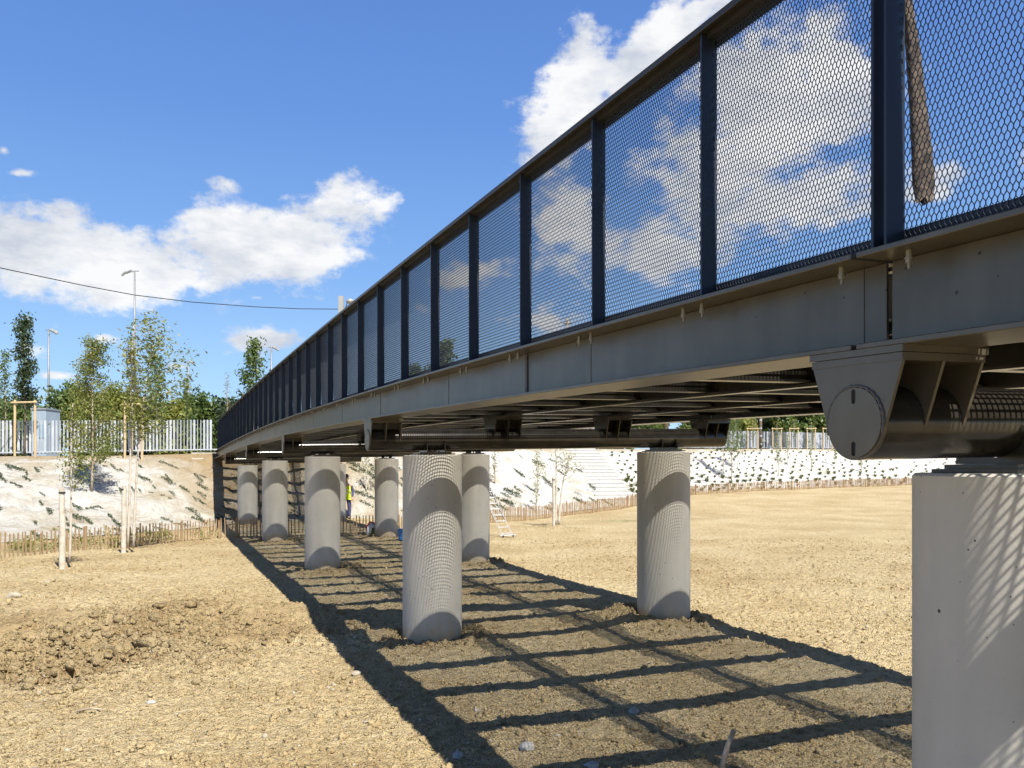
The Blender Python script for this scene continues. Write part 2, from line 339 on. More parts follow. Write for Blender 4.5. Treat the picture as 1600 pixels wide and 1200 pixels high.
def fbm(x, y, s, octv=4, seed=0, gain=.5):
    a = 1; t = 0; n = 0
    for k in range(octv):
        t = t + a * (vnoise(x * s + 17.3 * k, y * s - 9.1 * k, seed + k) - .5); n += a; a *= gain; s *= 2.03
    return t / n

# ------------------------------------------------------------------ bridge frame
O = Vector((1.4368, 3.2302)); U = Vector((-math.sin(TH), math.cos(TH))); Vv = Vector((math.cos(TH), math.sin(TH)))
def bw(u, v, z=0): v += vs_(u); p = O + U * u + Vv * v; return Vector((p.x, p.y, z))
S = 1.2106; SPAN = 7 * S; J0 = .03; CURV = .0006
def vs_(u): return -CURV * u * u / 2
_hu = [-17, -8.5, -4, 0, 1.04, 2.2, 3.3, 4.4, 5.6, 6.7, 7.9, 9.1, 10.3, 12.5, 15, 17, 19.4, 22, 25.4, 33.9, 38.3, 41.8]
_hh = [.20, .55, .71, .808, .838, .862, .886, .910, .937, .958, .975, .995, 1.010, 1.028, 1.046, 1.046, 1.040, 1.026, .985, .848, .735, .62]
_hc = np.polyfit(_hu, _hh, 5)
def hd(u): return EYE + float(np.polyval(_hc, u))
CT = .862; FALL = .018   # the deck falls slightly towards its left edge
PIER_U = [J0 + SPAN * k for k in range(-1, 5)]
COL_V = [(.766, 4.427)] * 6
columns = [(bw(u, v), hd(u) - CT + FALL * v) for u, vs in zip(PIER_U, COL_V) for v in vs]

# ------------------------------------------------------------------ ground
def gz(x, y, fine=True):
    x = np.asarray(x, float); y = np.asarray(y, float)
    z = fbm(x, y, .18, 3, 5) * .12 - .045
    # land rises towards the far right
    rise = np.clip((y - 38) / 27, 0, 1); rise = rise * rise * (3 - 2 * rise); z = z * (1 - rise * .6) + rise * .72 * np.clip((x + 4) / 14, 0, 1)
    # shallow dug pit on the left
    z = z - .10 * np.clip((y - 12) / 14, 0, 1)
    d = ((x + 6.0) / 2.5) ** 2 + ((y - 11.2) / 2.2) ** 2; pit = np.exp(-d * 1.1) * np.clip(1 + fbm(x, y, .7, 3, 17) * 2.2, .2, 1.6)
    z = z - pit * .34 + np.exp(-(((x + 4.8) / 2.5) ** 2 + ((y - 13.2) / .55) ** 2)) * .26
    rough = 1 + 3.6 * pit
    for (p, t) in columns:
        r = np.sqrt((x - p.x) ** 2 + (y - p.y) ** 2)
        ring = np.exp(-((r - .62) / .25) ** 2); z = z + ring * .015; rough = rough + 1.6 * ring
    for (bx, by, br, bh) in ((-9.0, 18.3, .7, .08), (1.5, 31.5, 1.2, .12), (-1.0, 14.5, .6, .06), (1.6, 12.6, .8, .10), (-2.0, 11.2, .5, .08)):
        q = np.exp(-((x - bx) ** 2 + (y - by) ** 2) / br ** 2); z = z + q * bh; rough = rough + 1.2 * q
    if fine:
        a = fbm(x, y, 1.1, 3, 21) * .06 + np.abs(fbm(x, y, 3.1, 3, 33)) * .07 * rough
        c = fbm(x, y, 9, 3, 41, .6); z = z + a + c * .035 * rough - pit * np.clip(.34 - np.abs(fbm(x, y, 1.7, 4, 91)) * 4, 0, 1) * .6 + np.clip(fbm(x, y, 14, 2, 55), .08, 1) * .07 * rough
    return z
def gz1(x, y): return float(gz(np.array([x]), np.array([y]))[0])
def axis(a, b, step, lo, hi, g):
    c = list(np.arange(a, b, step)); s = step; p = c[0]
    left = []; 
    while p > lo: s *= g; p -= s; left.append(p)
    s = step; p = c[-1]; right = []
    while p < hi: s *= g; p += s; right.append(p)
    return np.array(left[::-1] + c + right)
gx = axis(-5.5, 6.5, .03, -420, 420, 1.022); gy = axis(5.6, 14.5, .03, -200, 900, 1.018)
X, Y = np.meshgrid(gx, gy)
Zg = gz(X, Y); far = np.clip((np.abs(X) - 60) / 60, 0, 1) + np.clip((Y - 90) / 60, 0, 1); Zg = Zg * np.clip(1 - far, 0, 1)
ny, nx = X.shape; idx = np.arange(nx * ny).reshape(ny, nx)
Fg = np.stack([idx[:-1, :-1], idx[:-1, 1:], idx[1:, 1:], idx[1:, :-1]], -1).reshape(-1, 4)
ground = npmesh('ground', np.stack([X, Y, Zg], -1).reshape(-1, 3), Fg, soil, smooth=False)
tag(ground, 'bare ochre soil with clods between the bridge columns', kind='structure')
def attr(o, name, arr):
    a = o.data.attributes.new(name, 'FLOAT', 'POINT'); a.data.foreach_set('value', np.asarray(arr, dtype=np.float32).ravel())
dug = np.clip(np.exp(-(((X + 6.0) / 2.5) ** 2 + ((Y - 11.4) / 2.2) ** 2) * 1.3) * 1.0 + fbm(X, Y, 1.4, 5, 77) * 2.0, 0, 1) * np.clip(np.exp(-(((X + 6.0) / 3.0) ** 2 + ((Y - 11.4) / 2.5) ** 2)) * 2.4, 0, 1)
for (p, t) in columns:
    r = np.sqrt((X - p.x) ** 2 + (Y - p.y) ** 2); dug = np.maximum(dug, np.exp(-((r - .55) / .35) ** 2) * .6)
attr(ground, 'dug', dug)
gr = np.zeros_like(X)
for (bx, by, rx, ry) in ((5.0, 36.8, 1.0, .7), (2.1, 32.2, .7, .5), (-13.8, 24.5, 1.5, .8), (-11.6, 26.8, 1.2, .5)): gr = np.maximum(gr, np.exp(-((X - bx) / rx) ** 2 - ((Y - by) / ry) ** 2) * (.6 + .8 * fbm(X, Y, 3, 3, 99)))
attr(ground, 'grass', np.clip(gr, 0, 1) * .8)

# fence line, toe and top of the embankment
FEN = [(-26, 13.5), (-13.8, 20.0), (-11.3, 23.8), (-10.0, 25.8), (-7.3, 26.4), (-4.6, 26.9), (-.6, 33), (1.5, 35.4), (6.7, 42), (12.3, 50), (21.4, 55), (35.5, 65), (60, 78)]
FEN = [(p[0] * .971, p[1] * 1.101) + ((EYE + (p[2] - 2.39) * .971,) if len(p) > 2 else ()) for p in FEN]
TOE = [(-60, 22, 0), (-30, 19, 0), (-17.0, 23.6, 0), (-13.2, 28.4, 0), (-11.2, 33.0, 0), (-8.4, 34.4, 0), (-5.0, 35.2, 0), (-1.4, 36.4, 0), (1.0, 36.8, 0), (6.2, 43.2, .15), (11.8, 51.2, .3), (21, 56.2, .48), (35, 66.4, .65), (60, 80, .65), (120, 100, .6)]
TOE = [(p[0] * .971, p[1] * 1.101) + ((EYE + (p[2] - 2.39) * .971,) if len(p) > 2 else ()) for p in TOE]
TOP = [(-80, 36, 2.9), (-40, 32, 2.8), (-23.5, 33.6, 2.8), (-18.5, 35.6, 2.86), (-14.9, 37.0, 3.0), (-12, 37.7, 2.6), (-8.6, 38.6, 3.0), (-4.5, 42, 3.3), (-1.5, 46, 3.45), (4.7, 53, 3.55), (13.5, 62, 3.75), (22, 68, 3.9), (36, 79, 4.1), (60, 92, 4.1), (130, 118, 4.1)]
TOP = [(p[0] * .971, p[1] * 1.101) + ((EYE + (p[2] - 2.39) * .971,) if len(p) > 2 else ()) for p in TOP]
def lerp_pl(pl, t):
    k = min(int(t), len(pl) - 2); f = t - k; a = pl[k]; b = pl[k + 1]; return [a[i] * (1 - f) + b[i] * f for i in range(len(a))]
def slope_pt(t, s):
    a = lerp_pl(TOE, t); b = lerp_pl(TOP, t)
    q = s * s * (3 - 2 * s) * .35 + s * .65
    x = a[0] * (1 - s) + b[0] * s; y = a[1] * (1 - s) + b[1] * s
    return x, y, (a[2] - .12) * (1 - q) + b[2] * q
ts = np.concatenate([np.linspace(0, 1, 12)[:-1], np.linspace(1, 13, 620)[:-1], np.linspace(13, 14, 20)]); ss = np.linspace(0, 1, 44)
SV = np.array([[slope_pt(t, s) for s in ss] for t in ts]); n1, n2 = SV.shape[:2]
env = np.sin(np.pi * np.clip(ss, 0, 1))[None, :] ** .5
SV[:, :, 2] += fbm(SV[:, :, 0], SV[:, :, 1], .9, 5, 61) * .45 * env - np.abs(fbm(SV[:, :, 0], SV[:, :, 1] * .6, 1.9, 3, 64)) * .35 * env + np.abs(fbm(SV[:, :, 0] * 1.2, SV[:, :, 1] * .8, 2.5, 2, 71)) * .10 * env
idx = np.arange(n1 * n2).reshape(n1, n2)
emb = npmesh('embankment', SV.reshape(-1, 3), np.stack([idx[:-1, :-1], idx[1:, :-1], idx[1:, 1:], idx[:-1, 1:]], -1).reshape(-1, 4), slope_m, smooth=True)
tag(emb, 'slope covered with pale geotextile rising behind the picket fence', kind='structure')
tt = np.repeat(ts[:, None], n2, 1); s2 = np.repeat(ss[None, :], n1, 0)
tan = np.exp(-((tt - 4.1) / .75) ** 2) * .55 * (.35 + .65 * s2) + np.exp(-((tt - 5.6) / 1.2) ** 2) * .22 + np.clip((s2 - .88) / .1, 0, 1) * .35 + fbm(SV[:, :, 0], SV[:, :, 1], .25, 3, 81) * .3 - np.clip((tt - 7.5) / 2, 0, 1) * .14
attr(emb, 'tan', tan)
def slope_z(x, y):
    """height of the finished slope near a plan position"""
    d = (SV[:, :, 0] - x) ** 2 + (SV[:, :, 1] - y) ** 2; k = np.unravel_index(np.argmin(d), d.shape); return float(SV[k][2])
# plateau behind the top edge
pv = [(x, y, z) for x, y, z in TOP]; pb = [(-500, 60, 2.9)] + [(x * 1.6 - 5, y + 60, z) for x, y, z in TOP[1:-1]] + [(600, 160, 4.1)]; pc = [(-900, 900, 2.9)] + [(x * 9, 900, z) for x, y, z in TOP[1:-1]] + [(1200, 900, 4.1)]
mb = MB(); n = len(pv)
mb.add(pv + pb + pc, [(i, i + 1, n + i + 1, n + i) for i in range(n - 1)] + [(n + i, n + i + 1, 2 * n + i + 1, 2 * n + i) for i in range(n - 1)])
tag(mb.build('upper_ground', mat('upper_soil', (.30, .23, .13), (.20, .20, .09), .5)), 'dry level ground above the embankment', kind='structure')

# scattered clods and pebbles
def clod_cloud(name, N, gen, m, seed, sub=1):
    r = np.random.default_rng(seed)
    bm = bmesh.new(); bmesh.ops.create_icosphere(bm, subdivisions=max(1, sub), radius=1); bv = np.array([v.co[:] for v in bm.verts]); bf = np.array([[v.index for v in f.verts] for f in bm.faces]); bm.free()
    P, s = gen(r, N); N = len(P)
    V = bv[None] * (1 + r.normal(0, .26, (N, len(bv), 1))) * (s[:, None, None] * r.uniform(.55, 1.3, (N, 1, 3)) * np.array([1.1, 1.1, .9]))
    a = r.uniform(0, 6.28, N); ca, sa = np.cos(a), np.sin(a); x = V[:, :, 0] * ca[:, None] - V[:, :, 1] * sa[:, None]; y = V[:, :, 0] * sa[:, None] + V[:, :, 1] * ca[:, None]
    V = np.stack([x, y, V[:, :, 2]], -1) + P[:, None, :]
    Fc = (bf[None] + (np.arange(N) * len(bv))[:, None, None]).reshape(-1, 3)
    return npmesh(name, V.reshape(-1, 3), Fc, m)
def gen_clods(r, N):
    y = 6.0 + 16 * r.random(N) ** 1.5; x = r.uniform(-.64, .56, N) * y
    k = fbm(x, y, .8, 3, 123) * 2.4 + .55; keep = r.random(N) < k
    s = .006 + .009 * r.exponential(1, N); s = np.clip(s, 0, .042)
    x, y, s = x[keep], y[keep], s[keep]
    return np.stack([x, y, gz(x, y) + s * .15], -1), s
def gen_dug(r, N):
    x2 = r.normal(-5.9, 1.45, N); y2 = r.normal(11.5, 1.0, N); s2 = np.clip(.007 + .013 * r.exponential(1, N) + .05 * (r.random(N) > .988), 0, .10); k = fbm(x2, y2, 1.3, 3, 11) > -.12
    xs, ys, s3 = [x2[k]], [y2[k]], [s2[k]]
    for (p, t) in columns[2:]:
        n3 = 130; a = r.uniform(0, 6.28, n3); d = .42 + np.abs(r.normal(0, .26, n3)); xs.append(p.x + d * np.cos(a)); ys.append(p.y + d * np.sin(a)); s3.append(np.clip(.012 + .018 * r.exponential(1, n3), 0, .07))
    x = np.concatenate(xs); y = np.concatenate(ys); s = np.concatenate(s3)
    return np.stack([x, y, gz(x, y) + s * .1], -1), s
def gen_crumb(r, N):
    y = 6.0 + 22 * r.random(N) ** 1.7; x = r.uniform(-.64, .56, N) * y; s = (.0035 + .0035 * r.exponential(1, N)) * (y / 9) ** .5; keep = r.random(N) < fbm(x, y, .5, 4, 321) * 3 + .6; x, y, s = x[keep], y[keep], s[keep]
    return np.stack([x, y, gz(x, y) + s * .3], -1), np.clip(s, 0, .03)
tag(clod_cloud('soil_clods', 15000, gen_clods, clod_m, 5), 'crumbly ochre clods scattered over the bare soil', 'soil', kind='stuff')
tag(clod_cloud('dug_clods', 9000, gen_dug, dug_m, 6, 1), 'rough brown clods thrown up around the dug pit and the column feet', 'soil', kind='stuff')
tag(clod_cloud('soil_crumbs', 90000, gen_crumb, clod_m, 7, 1), 'fine crumbs of dry ochre soil', 'soil', kind='stuff')
def gen_peb(r, N):
    y = 6.0 + 13 * r.random(N) ** 1.4; x = r.uniform(-.64, .56, N) * y; s = .006 + .007 * r.exponential(1, N)
    return np.stack([x, y, gz(x, y) + s * .3], -1), np.clip(s, 0, .035)
tag(clod_cloud('pebbles', 380, gen_peb, stone_m, 8), 'pale pebbles scattered on the soil', 'pebbles', kind='stuff')

# ------------------------------------------------------------------ concrete columns
bridge_names = ['nearest', 'second', 'third', 'fourth', 'fifth']
def column_mesh(h):
    mb = MB(); n = 64; prof = [(.4, -.5), (.4, h - .012), (.388, h)]
    vs = []
    for r, z in prof: vs += [(r * math.cos(2 * math.pi * j / n), r * math.sin(2 * math.pi * j / n), z) for j in range(n)]
    fs = [(i * n + j, i * n + (j + 1) % n, (i + 1) * n + (j + 1) % n, (i + 1) * n + j) for i in range(2) for j in range(n)] + [tuple(range(2 * n, 3 * n))]
    mb.add(vs, fs); return mb
ordn = {1: 'nearest to the camera', 2: 'second from the camera', 3: 'third from the camera', 4: 'fourth from the camera', 5: 'farthest, by the embankment'}
for k, (u, vs) in enumerate(zip(PIER_U, COL_V)):
    for s, v in enumerate(vs):
        if k == 0 or (k == 1 and s == 1): 
            pass
        o = column_mesh(hd(u) - CT + FALL * v).build('concrete_column', concrete); smooth_angle(o, 35); o.location = bw(u, v)
        o.rotation_euler = (0, 0, random.uniform(0, 6))
        side = 'left' if s == 0 else 'right'
        lab = f'round grey concrete column in the {side} row under the footbridge, {ordn.get(k, "behind the camera")}'
        if k == 1 and s == 0: lab = 'large round concrete column at the right edge of the photo with air holes and streaks of light'
        if k == 2 and s == 0: lab = 'full height concrete column in the middle with a grid of light dots'
        if k == 2 and s == 1: lab = 'concrete column standing alone to the right of centre below the pipe end'
        tag(o, lab, 'column', 'round concrete columns carrying the footbridge')

# ------------------------------------------------------------------ footbridge
B = empty('footbridge', (O.x, O.y, 0), TH, 'long dark steel footbridge with mesh railings and grating deck on concrete columns', 'footbridge')
UE = 41.3; U0 = -8 * S
joints = [U0] + [J0 + SPAN * k for k in range(-1, 5)] + [UE]
NP = 34
def sweep(mb, prof, u0, u1, step=.525):
    """closed profile of (v, dz) swept along the arched deck line"""
    k = max(2, int(math.ceil((u1 - u0) / step)) + 1); us = np.linspace(u0, u1, k); n = len(prof)
    vs = [(v, u, hd(u) + dz) for u in us for v, dz in prof]
    fs = [(i * n + j, i * n + (j + 1) % n, (i + 1) * n + (j + 1) % n, (i + 1) * n + j) for i in range(k - 1) for j in range(n)]
    fs += [tuple(range(n)), tuple(range((k - 1) * n, k * n))[::-1]]
    mb.add(vs, fs)
def rect(v0, v1, z0, z1): return [(v0, z0), (v1, z0), (v1, z1), (v0, z1)]
GV = [(.06, .19, .372), (1.80, .02, .33), (3.55, .02, .33), (5.30, .19, .372)]
fixm = lambda o: o
def recalc(o):
    bm = bmesh.new(); bm.from_mesh(o.data); bmesh.ops.recalc_face_normals(bm, faces=bm.faces); bm.to_mesh(o.data); bm.free(); return o
for gi, (gv, hw, dep) in enumerate(GV):
    for a, b in zip(joints[:-1], joints[1:]):
        g = .014; mb = MB(); a2 = a + g; b2 = b - g; zt = 0 if hw > .1 else -.034
        sweep(mb, rect(gv - hw, gv + hw, zt - .022, zt), a2, b2)
        hb = hw if hw > .1 else .05; sweep(mb, rect(gv - hb, gv + hb, -dep, -dep + .022), a2, b2)
        sweep(mb, rect(gv - .008, gv + .008, -dep + .022, zt - .022), a2, b2)
        o = recalc(mb.build('girder', paint if gi == 0 else shaded_beam_paint, B))
        if gi == 0: bevel(o, .003, 1)
# weld seams on the outer web
for k, (u, w, h) in enumerate([(3.612, .035, .010), (2.535, .006, .003), (.158, .006, .003), (5.6, .006, .003), (11.1, .006, .003), (13.9, .006, .003), (19.4, .01, .003), (23, .006, .003), (29, .01, .003)]):
    mb = MB(); z = hd(u); mb.box(.06 - .008 - h, .06 - .0075, u - w / 2, u + w / 2, z - .350, z - .022)
    mb.build('weld_seam', bronze_edge if w > .02 else paint, B)
# cross beams, one per post line, tied between the girders
for i in range(-8, NP + 1):
    u = i * S; z = hd(u) - .034; mb = MB()
    for a, b in ((.07, 1.788), (1.812, 3.538), (3.562, 5.29)):
        mb.box(a, b, u - .075, u + .075, z - .018 - .002, z - .003); mb.box(a, b, u - .05, u + .05, z - .268, z - .253); mb.box(a, b, u - .004, u + .004, z - .253, z - .020)
    mb.build('cross_beam', shaded_beam_paint, B)
# grating bays (one shared mesh)
mb = MB(); PIT = .0312
v = .27
while v < 5.09: mb.box(v, v + .0068, .0, S - .006, -.026, 0); v += PIT
u = .004
while u < S - .004: mb.box(.255, 5.105, u, u + .0045, -.012, -.0015); u += PIT
gmesh = mb.build('grating_panel', grate_m, B); first = True
for i in range(-8, NP):
    o = gmesh if first else link_copy(gmesh, B); first = False
    z0, z1 = hd(i * S), hd((i + 1) * S); o.location = (0, i * S + .003, z0 - .001); o.rotation_euler = (math.atan2(z1 - z0, S), 0, 0)
# closer-meshed strips added over the inner girders to cast half-shade bands
for gv in (1.80, 3.55):
    mb = MB(); v = -.24
    while v < .24: mb.box(v, v + .0065, 0, SPAN, .002, .006); v += .0125
    q = 0
    while q < SPAN: mb.box(-.24, .24, q, q + .006, .0065, .010); q += .05
    base = mb.build('half_shade_strip', grate_m, B); f2 = True
    for k in range(-1, 5):
        o = base if f2 else link_copy(base, B); f2 = False
        a = J0 + SPAN * k; o.location = (gv, a, hd(a) + .002); o.rotation_euler = (math.atan2(hd(a + SPAN) - hd(a), SPAN), 0, 0)
# railing
RH = 1.425
def make_post(v0, sgn, u, w=.014, dep=.097):
    mb = MB(); z = hd(u)
    a, b = sorted((v0, v0 + sgn * dep)); mb.box(a, b, u - w / 2, u + w / 2, z + .0005, z + RH - .028)
    return bevel(mb.build('railing_post', post_paint, B), .002, 1)
sides = [(0.0, 1), (5.36, -1)]
post_us = [i * S for i in range(-8, NP)]
for v0, sg in sides:
    for u in post_us: make_post(v0, sg, u)
make_post(0, 1, .065)
# handrail per span: flat cap, tube under it, mesh frame angles
for v0, sg in sides:
    for a, b in zip(joints[:-1], joints[1:-1] + [(NP - 1) * S + .01]):
        m2 = lambda p, q: sorted((v0 + sg * p, v0 + sg * q))
        mb = MB(); sweep(mb, rect(*m2(-.022, .145), RH - .013, RH), a + .001, b - .001)
        sweep(mb, rect(*m2(-.022, -.010), RH - .034, RH - .0132), a + .001, b - .001)
        r = recalc(mb.build('handrail', rail_paint, B)); bevel(r, .002, 1)
        mb = MB(); sweep(mb, rect(*m2(.035, .145), RH - .052, RH - .0134), a + .002, b - .002)
        recalc(mb.build('handrail_tube', rail_paint, r))
        mb = MB(); sweep(mb, rect(*m2(.0975, .104), RH - .088, RH - .058), a + .002, b - .002); recalc(mb.build('top_frame', post_paint, r))
        mb = MB(); sweep(mb, rect(*m2(.0975, .104), .050, .100), a + .002, b - .002); sweep(mb, rect(*m2(.070, .104), .001, .046), a + .002, b - .002)
        recalc(mb.build('bottom_frame', post_paint, r))
# expanded metal panel: vertical hexagonal meshes, one shared mesh
def expanded(w, h, p=.0225, q=.0500, t=.0025, kn=.0062):
    nx = int(w / p); nz = int(h / q); segs = []
    p = w / nx; q = h / nz
    for i in range(nx + 1):
        for j in range(nz + 1):
            for ox, oz in ((0, 0), (.5, .5)):
                x = (i + ox) * p; z = (j + oz) * q
                if x > w + 1e-6 or z > h + 1e-6: continue
                segs.append((x, z - kn, x, z + kn, t * 1.25))
                for dx in (-.5, .5):
                    x2 = x + dx * p; z2 = z + .5 * q
                    if -1e-6 <= x2 <= w + 1e-6 and z2 <= h + 1e-6: segs.append((x, z + kn * .9, x2, z2 - kn * .9, t))
    A = np.array(segs); d = A[:, 2:4] - A[:, :2]; L = np.linalg.norm(d, axis=1, keepdims=True); nrm = np.stack([-d[:, 1], d[:, 0]], 1) / L * A[:, 4:5] / 2
    dep = .0016
    V = []
    for (pt, s) in ((A[:, :2], 0), (A[:, 2:4], 0)):
        for sn, sy in ((-1, -1), (1, -1), (1, 1), (-1, 1)):
            xz = pt + nrm * sn; V.append(np.stack([np.full(len(A), sy * dep), xz[:, 0], xz[:, 1]], -1))
    V = np.stack(V, 1); n = len(A); f = np.array([(0, 1, 5, 4), (1, 2, 6, 5), (2, 3, 7, 6), (3, 0, 4, 7)])
    return V.reshape(-1, 3), (f[None] + (np.arange(n) * 8)[:, None, None]).reshape(-1, 4)
V_, F_ = expanded(S - .014, RH - .092)
pan = npmesh('mesh_panel', V_, F_, mesh_paint, B); first = True
for v0, sg in sides:
    for i in range(-8, NP - 1):
        o = pan if first else link_copy(pan, B); first = False
        z0, z1 = hd(i * S), hd((i + 1) * S); o.location = (v0 + sg * .0935, i * S + .007, z0 + .036); o.rotation_euler = (math.atan2(z1 - z0, S), 0, 0)
# bolts under the upper flange
mb = MB()
mb.tube([(0, 0, 0), (0, 0, -.028)], .011, 10); mb.tube([(0, 0, -.028), (0, 0, -.033)], .016, 12); mb.tube([(0, 0, -.033), (0, 0, -.047)], .0135, 6); mb.tube([(0, 0, -.047), (0, 0, -.068)], .006, 8)
bolt = mb.build('bolt', zinc, B); smooth_angle(bolt, 35); first = True
for i in range(-2, 30):
    for du in (-.083, .083):
        if i == 0: du = -.159 if du < 0 else .173
        o = bolt if first else link_copy(bolt, B); first = False
        u = i * S + du; o.location = (-.05, u, hd(u) - .0222)
# pier beams: pipe with brackets under each girder
def circ(r, n=28, a0=0, a1=2 * math.pi): return [(r * math.cos(a0 + (a1 - a0) * j / n), r * math.sin(a0 + (a1 - a0) * j / n)) for j in range(n + (a1 - a0 < 6))]
def pier_beam(u, cv):
    zc = hd(u) - .650; r = .143
    mb = MB(); mb.tube([(-.118, u, zc), (5.49, u, zc)], r, 40, cap=False); P = recalc(mb.build('pipe_beam', shaded_pipe_paint, B)); smooth_angle(P, 35)
    for gi, (gv, hw, dep) in enumerate(GV):
        z1 = hd(u) - dep; a, b = (gv - .18, gv + .23) if gi == 0 else (gv - .23, gv + .18) if gi == 3 else (gv - .20, gv + .20)
        mb = MB(); sl = (hd(u + .2) - hd(u - .2)) / .4
        # head plates following the slope of the girder
        for z0, z2, w, inset in ((-.0005, -.026, .235, 0), (-.028, -.056, .228, .006)):
            w1 = w; vs = [(x, u + s * w1, z1 + s * w1 * sl + dz) for dz in (z2, z0) for x, s in ((a - .01 + inset, -1), (b + .01 - inset, -1), (b + .01 - inset, 1), (a - .01 + inset, 1))]
            mb.add(vs, [(0, 3, 2, 1), (4, 5, 6, 7), (0, 1, 5, 4), (1, 2, 6, 5), (2, 3, 7, 6), (3, 0, 4, 7)])
        zt2 = z1 - .056
        def plate(x, th, full=False):
            half = .225; pts = []
            # trapezoid tangent to the pipe, cut round underneath
            a0 = math.radians(-8)
            pr = [(half, zt2 + half * sl)] + [(math.cos(q) * r * 1.005, zc + math.sin(q) * r * 1.005) for q in np.linspace(a0, math.pi - a0, 25)] + [(-half, zt2 - half * sl)]
            if full: pr = [(half, zt2 + half * sl)] + [(math.cos(q) * (r + .001), zc + math.sin(q) * (r + .001)) for q in np.linspace(a0, a0 - (math.pi + 2 * a0 + 0) , 25)] + [(-half, zt2 - half * sl)]
            mb.prism([(x, u + p, z) for p, z in pr], 0, (th, 0, 0))
        end0 = gi == 0; end1 = gi == 3
        plate(a, .014, end0)
        plate((a + b) / 2 - .007, .014); plate(b - .014, .014, end1)
        mb.box(a + .014, b - .014, u - .007, u + .007, zc + r - .006, zt2)   # centre web
        br = recalc(mb.build('bracket', paint if end0 else shaded_pipe_paint, P))
        if end0:
            # round end cap with two slots
            mb = MB(); bm = bmesh.new()
            def ring(pts, x): return [bm.verts.new((x, u + p, zc + z)) for p, z in pts]
            loops = [[(p, z) for p, z in circ(.1345, 48)]]
            for s in (1, -1):
                c0 = s * .100; loops.append([(.011 * math.cos(q), c0 + (.017 if math.sin(q) >= 0 else -.017) + .011 * math.sin(q)) for q in np.linspace(0, 2 * math.pi, 17)[:-1]])
            es = []
            for lp in loops:
                vv = ring(lp, a - .008); es += [bm.edges.new((vv[i], vv[(i + 1) % len(vv)])) for i in range(len(vv))]
            bmesh.ops.triangle_fill(bm, edges=es, use_beauty=True)
            g = bmesh.ops.extrude_face_region(bm, geom=bm.faces[:]); bmesh.ops.translate(bm, verts=[e for e in g['geom'] if isinstance(e, bmesh.types.BMVert)], vec=(.0085, 0, 0))
            bmesh.ops.recalc_face_normals(bm, faces=bm.faces)
            me = bpy.data.meshes.new('end_cap'); bm.to_mesh(me); bm.free(); oc = bpy.data.objects.new('end_cap', me); C.objects.link(oc); oc.parent = P; me.materials.append(paint)
            # dark backing behind the slots and weld bead round the cap
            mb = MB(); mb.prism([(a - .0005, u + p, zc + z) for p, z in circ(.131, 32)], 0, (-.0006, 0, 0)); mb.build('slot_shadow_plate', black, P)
            mb = MB(); mb.tube([(a - .003, u + .1405 * math.cos(q), zc + .1405 * math.sin(q) + .0015 * math.sin(q * 23)) for q in np.linspace(-.3, math.pi + .3, 60)], [.0055 + .0015 * math.sin(k * 1.9) for k in range(60)], 6); mb.build('weld_bead', bronze_edge, P)
    # saddles on the columns
    for v in cv:
        mb = MB(); zcol = hd(u) - CT; zb = zc - r
        mb.box(v - .26, v + .26, u - .20, u + .20, zcol + .006, zcol + .022)
        mb.box(v - .22, v + .22, u - .17, u + .17, zcol + .0225, zcol + .040)
        for x in (v - .13, v + .12):
            pr = [(-.19, zcol + .0405), (.19, zcol + .0405), (.165, zc - .02)] + [(math.cos(q) * r * 1.01, zc + math.sin(q) * r * 1.01) for q in np.linspace(-.12, -math.pi + .12, 17)] + [(-.165, zc - .02)]
            mb.prism([(x, u + p, z) for p, z in pr], 0, (.012, 0, 0))
        for x in (v - .05, v + .05):
            mb.tube([(x, u - .15, zcol + .04), (x, u - .15, zcol + .075)], .012, 8)
        recalc(mb.build('saddle', shaded_pipe_paint, P))
for u, cv in zip(PIER_U, COL_V): pier_beam(u, cv)

# the bridge bends very slightly to the left
seen = set()
def bend(o):
    for ch in o.children: bend(ch)
    if o is B or o.type != 'MESH': return
    if o.location.length > 1e-6:
        o.location.z += FALL * o.location.x; o.location.x += vs_(o.location.y); o.rotation_euler.y = -FALL
    elif o.data.name not in seen:
        seen.add(o.data.name)
        if o.data.users == 1:
            for v in o.data.vertices: v.co.z += FALL * v.co.x; v.co.x += vs_(v.co.y)
bend(B)

# abutment at the far end
mb = MB(); z = hd(UE); dv = vs_(UE)
mb.box(-1.1 + dv, 5.9 + dv, UE + .03, UE + .55, -.6, z - .02); mb.box(-1.12 + dv, -.25 + dv, UE - 1.3, UE + .029, .9, z - .30); mb.box(-.24 + dv, 5.6 + dv, UE - .75, UE + .028, .2, z - .60)
o = bevel(mb.build('abutment_wall', concrete), .02, 2); o.location = (O.x, O.y, 0); o.rotation_euler = (0, 0, TH)
tag(o, 'pale concrete abutment block at the far end of the footbridge', 'abutment')

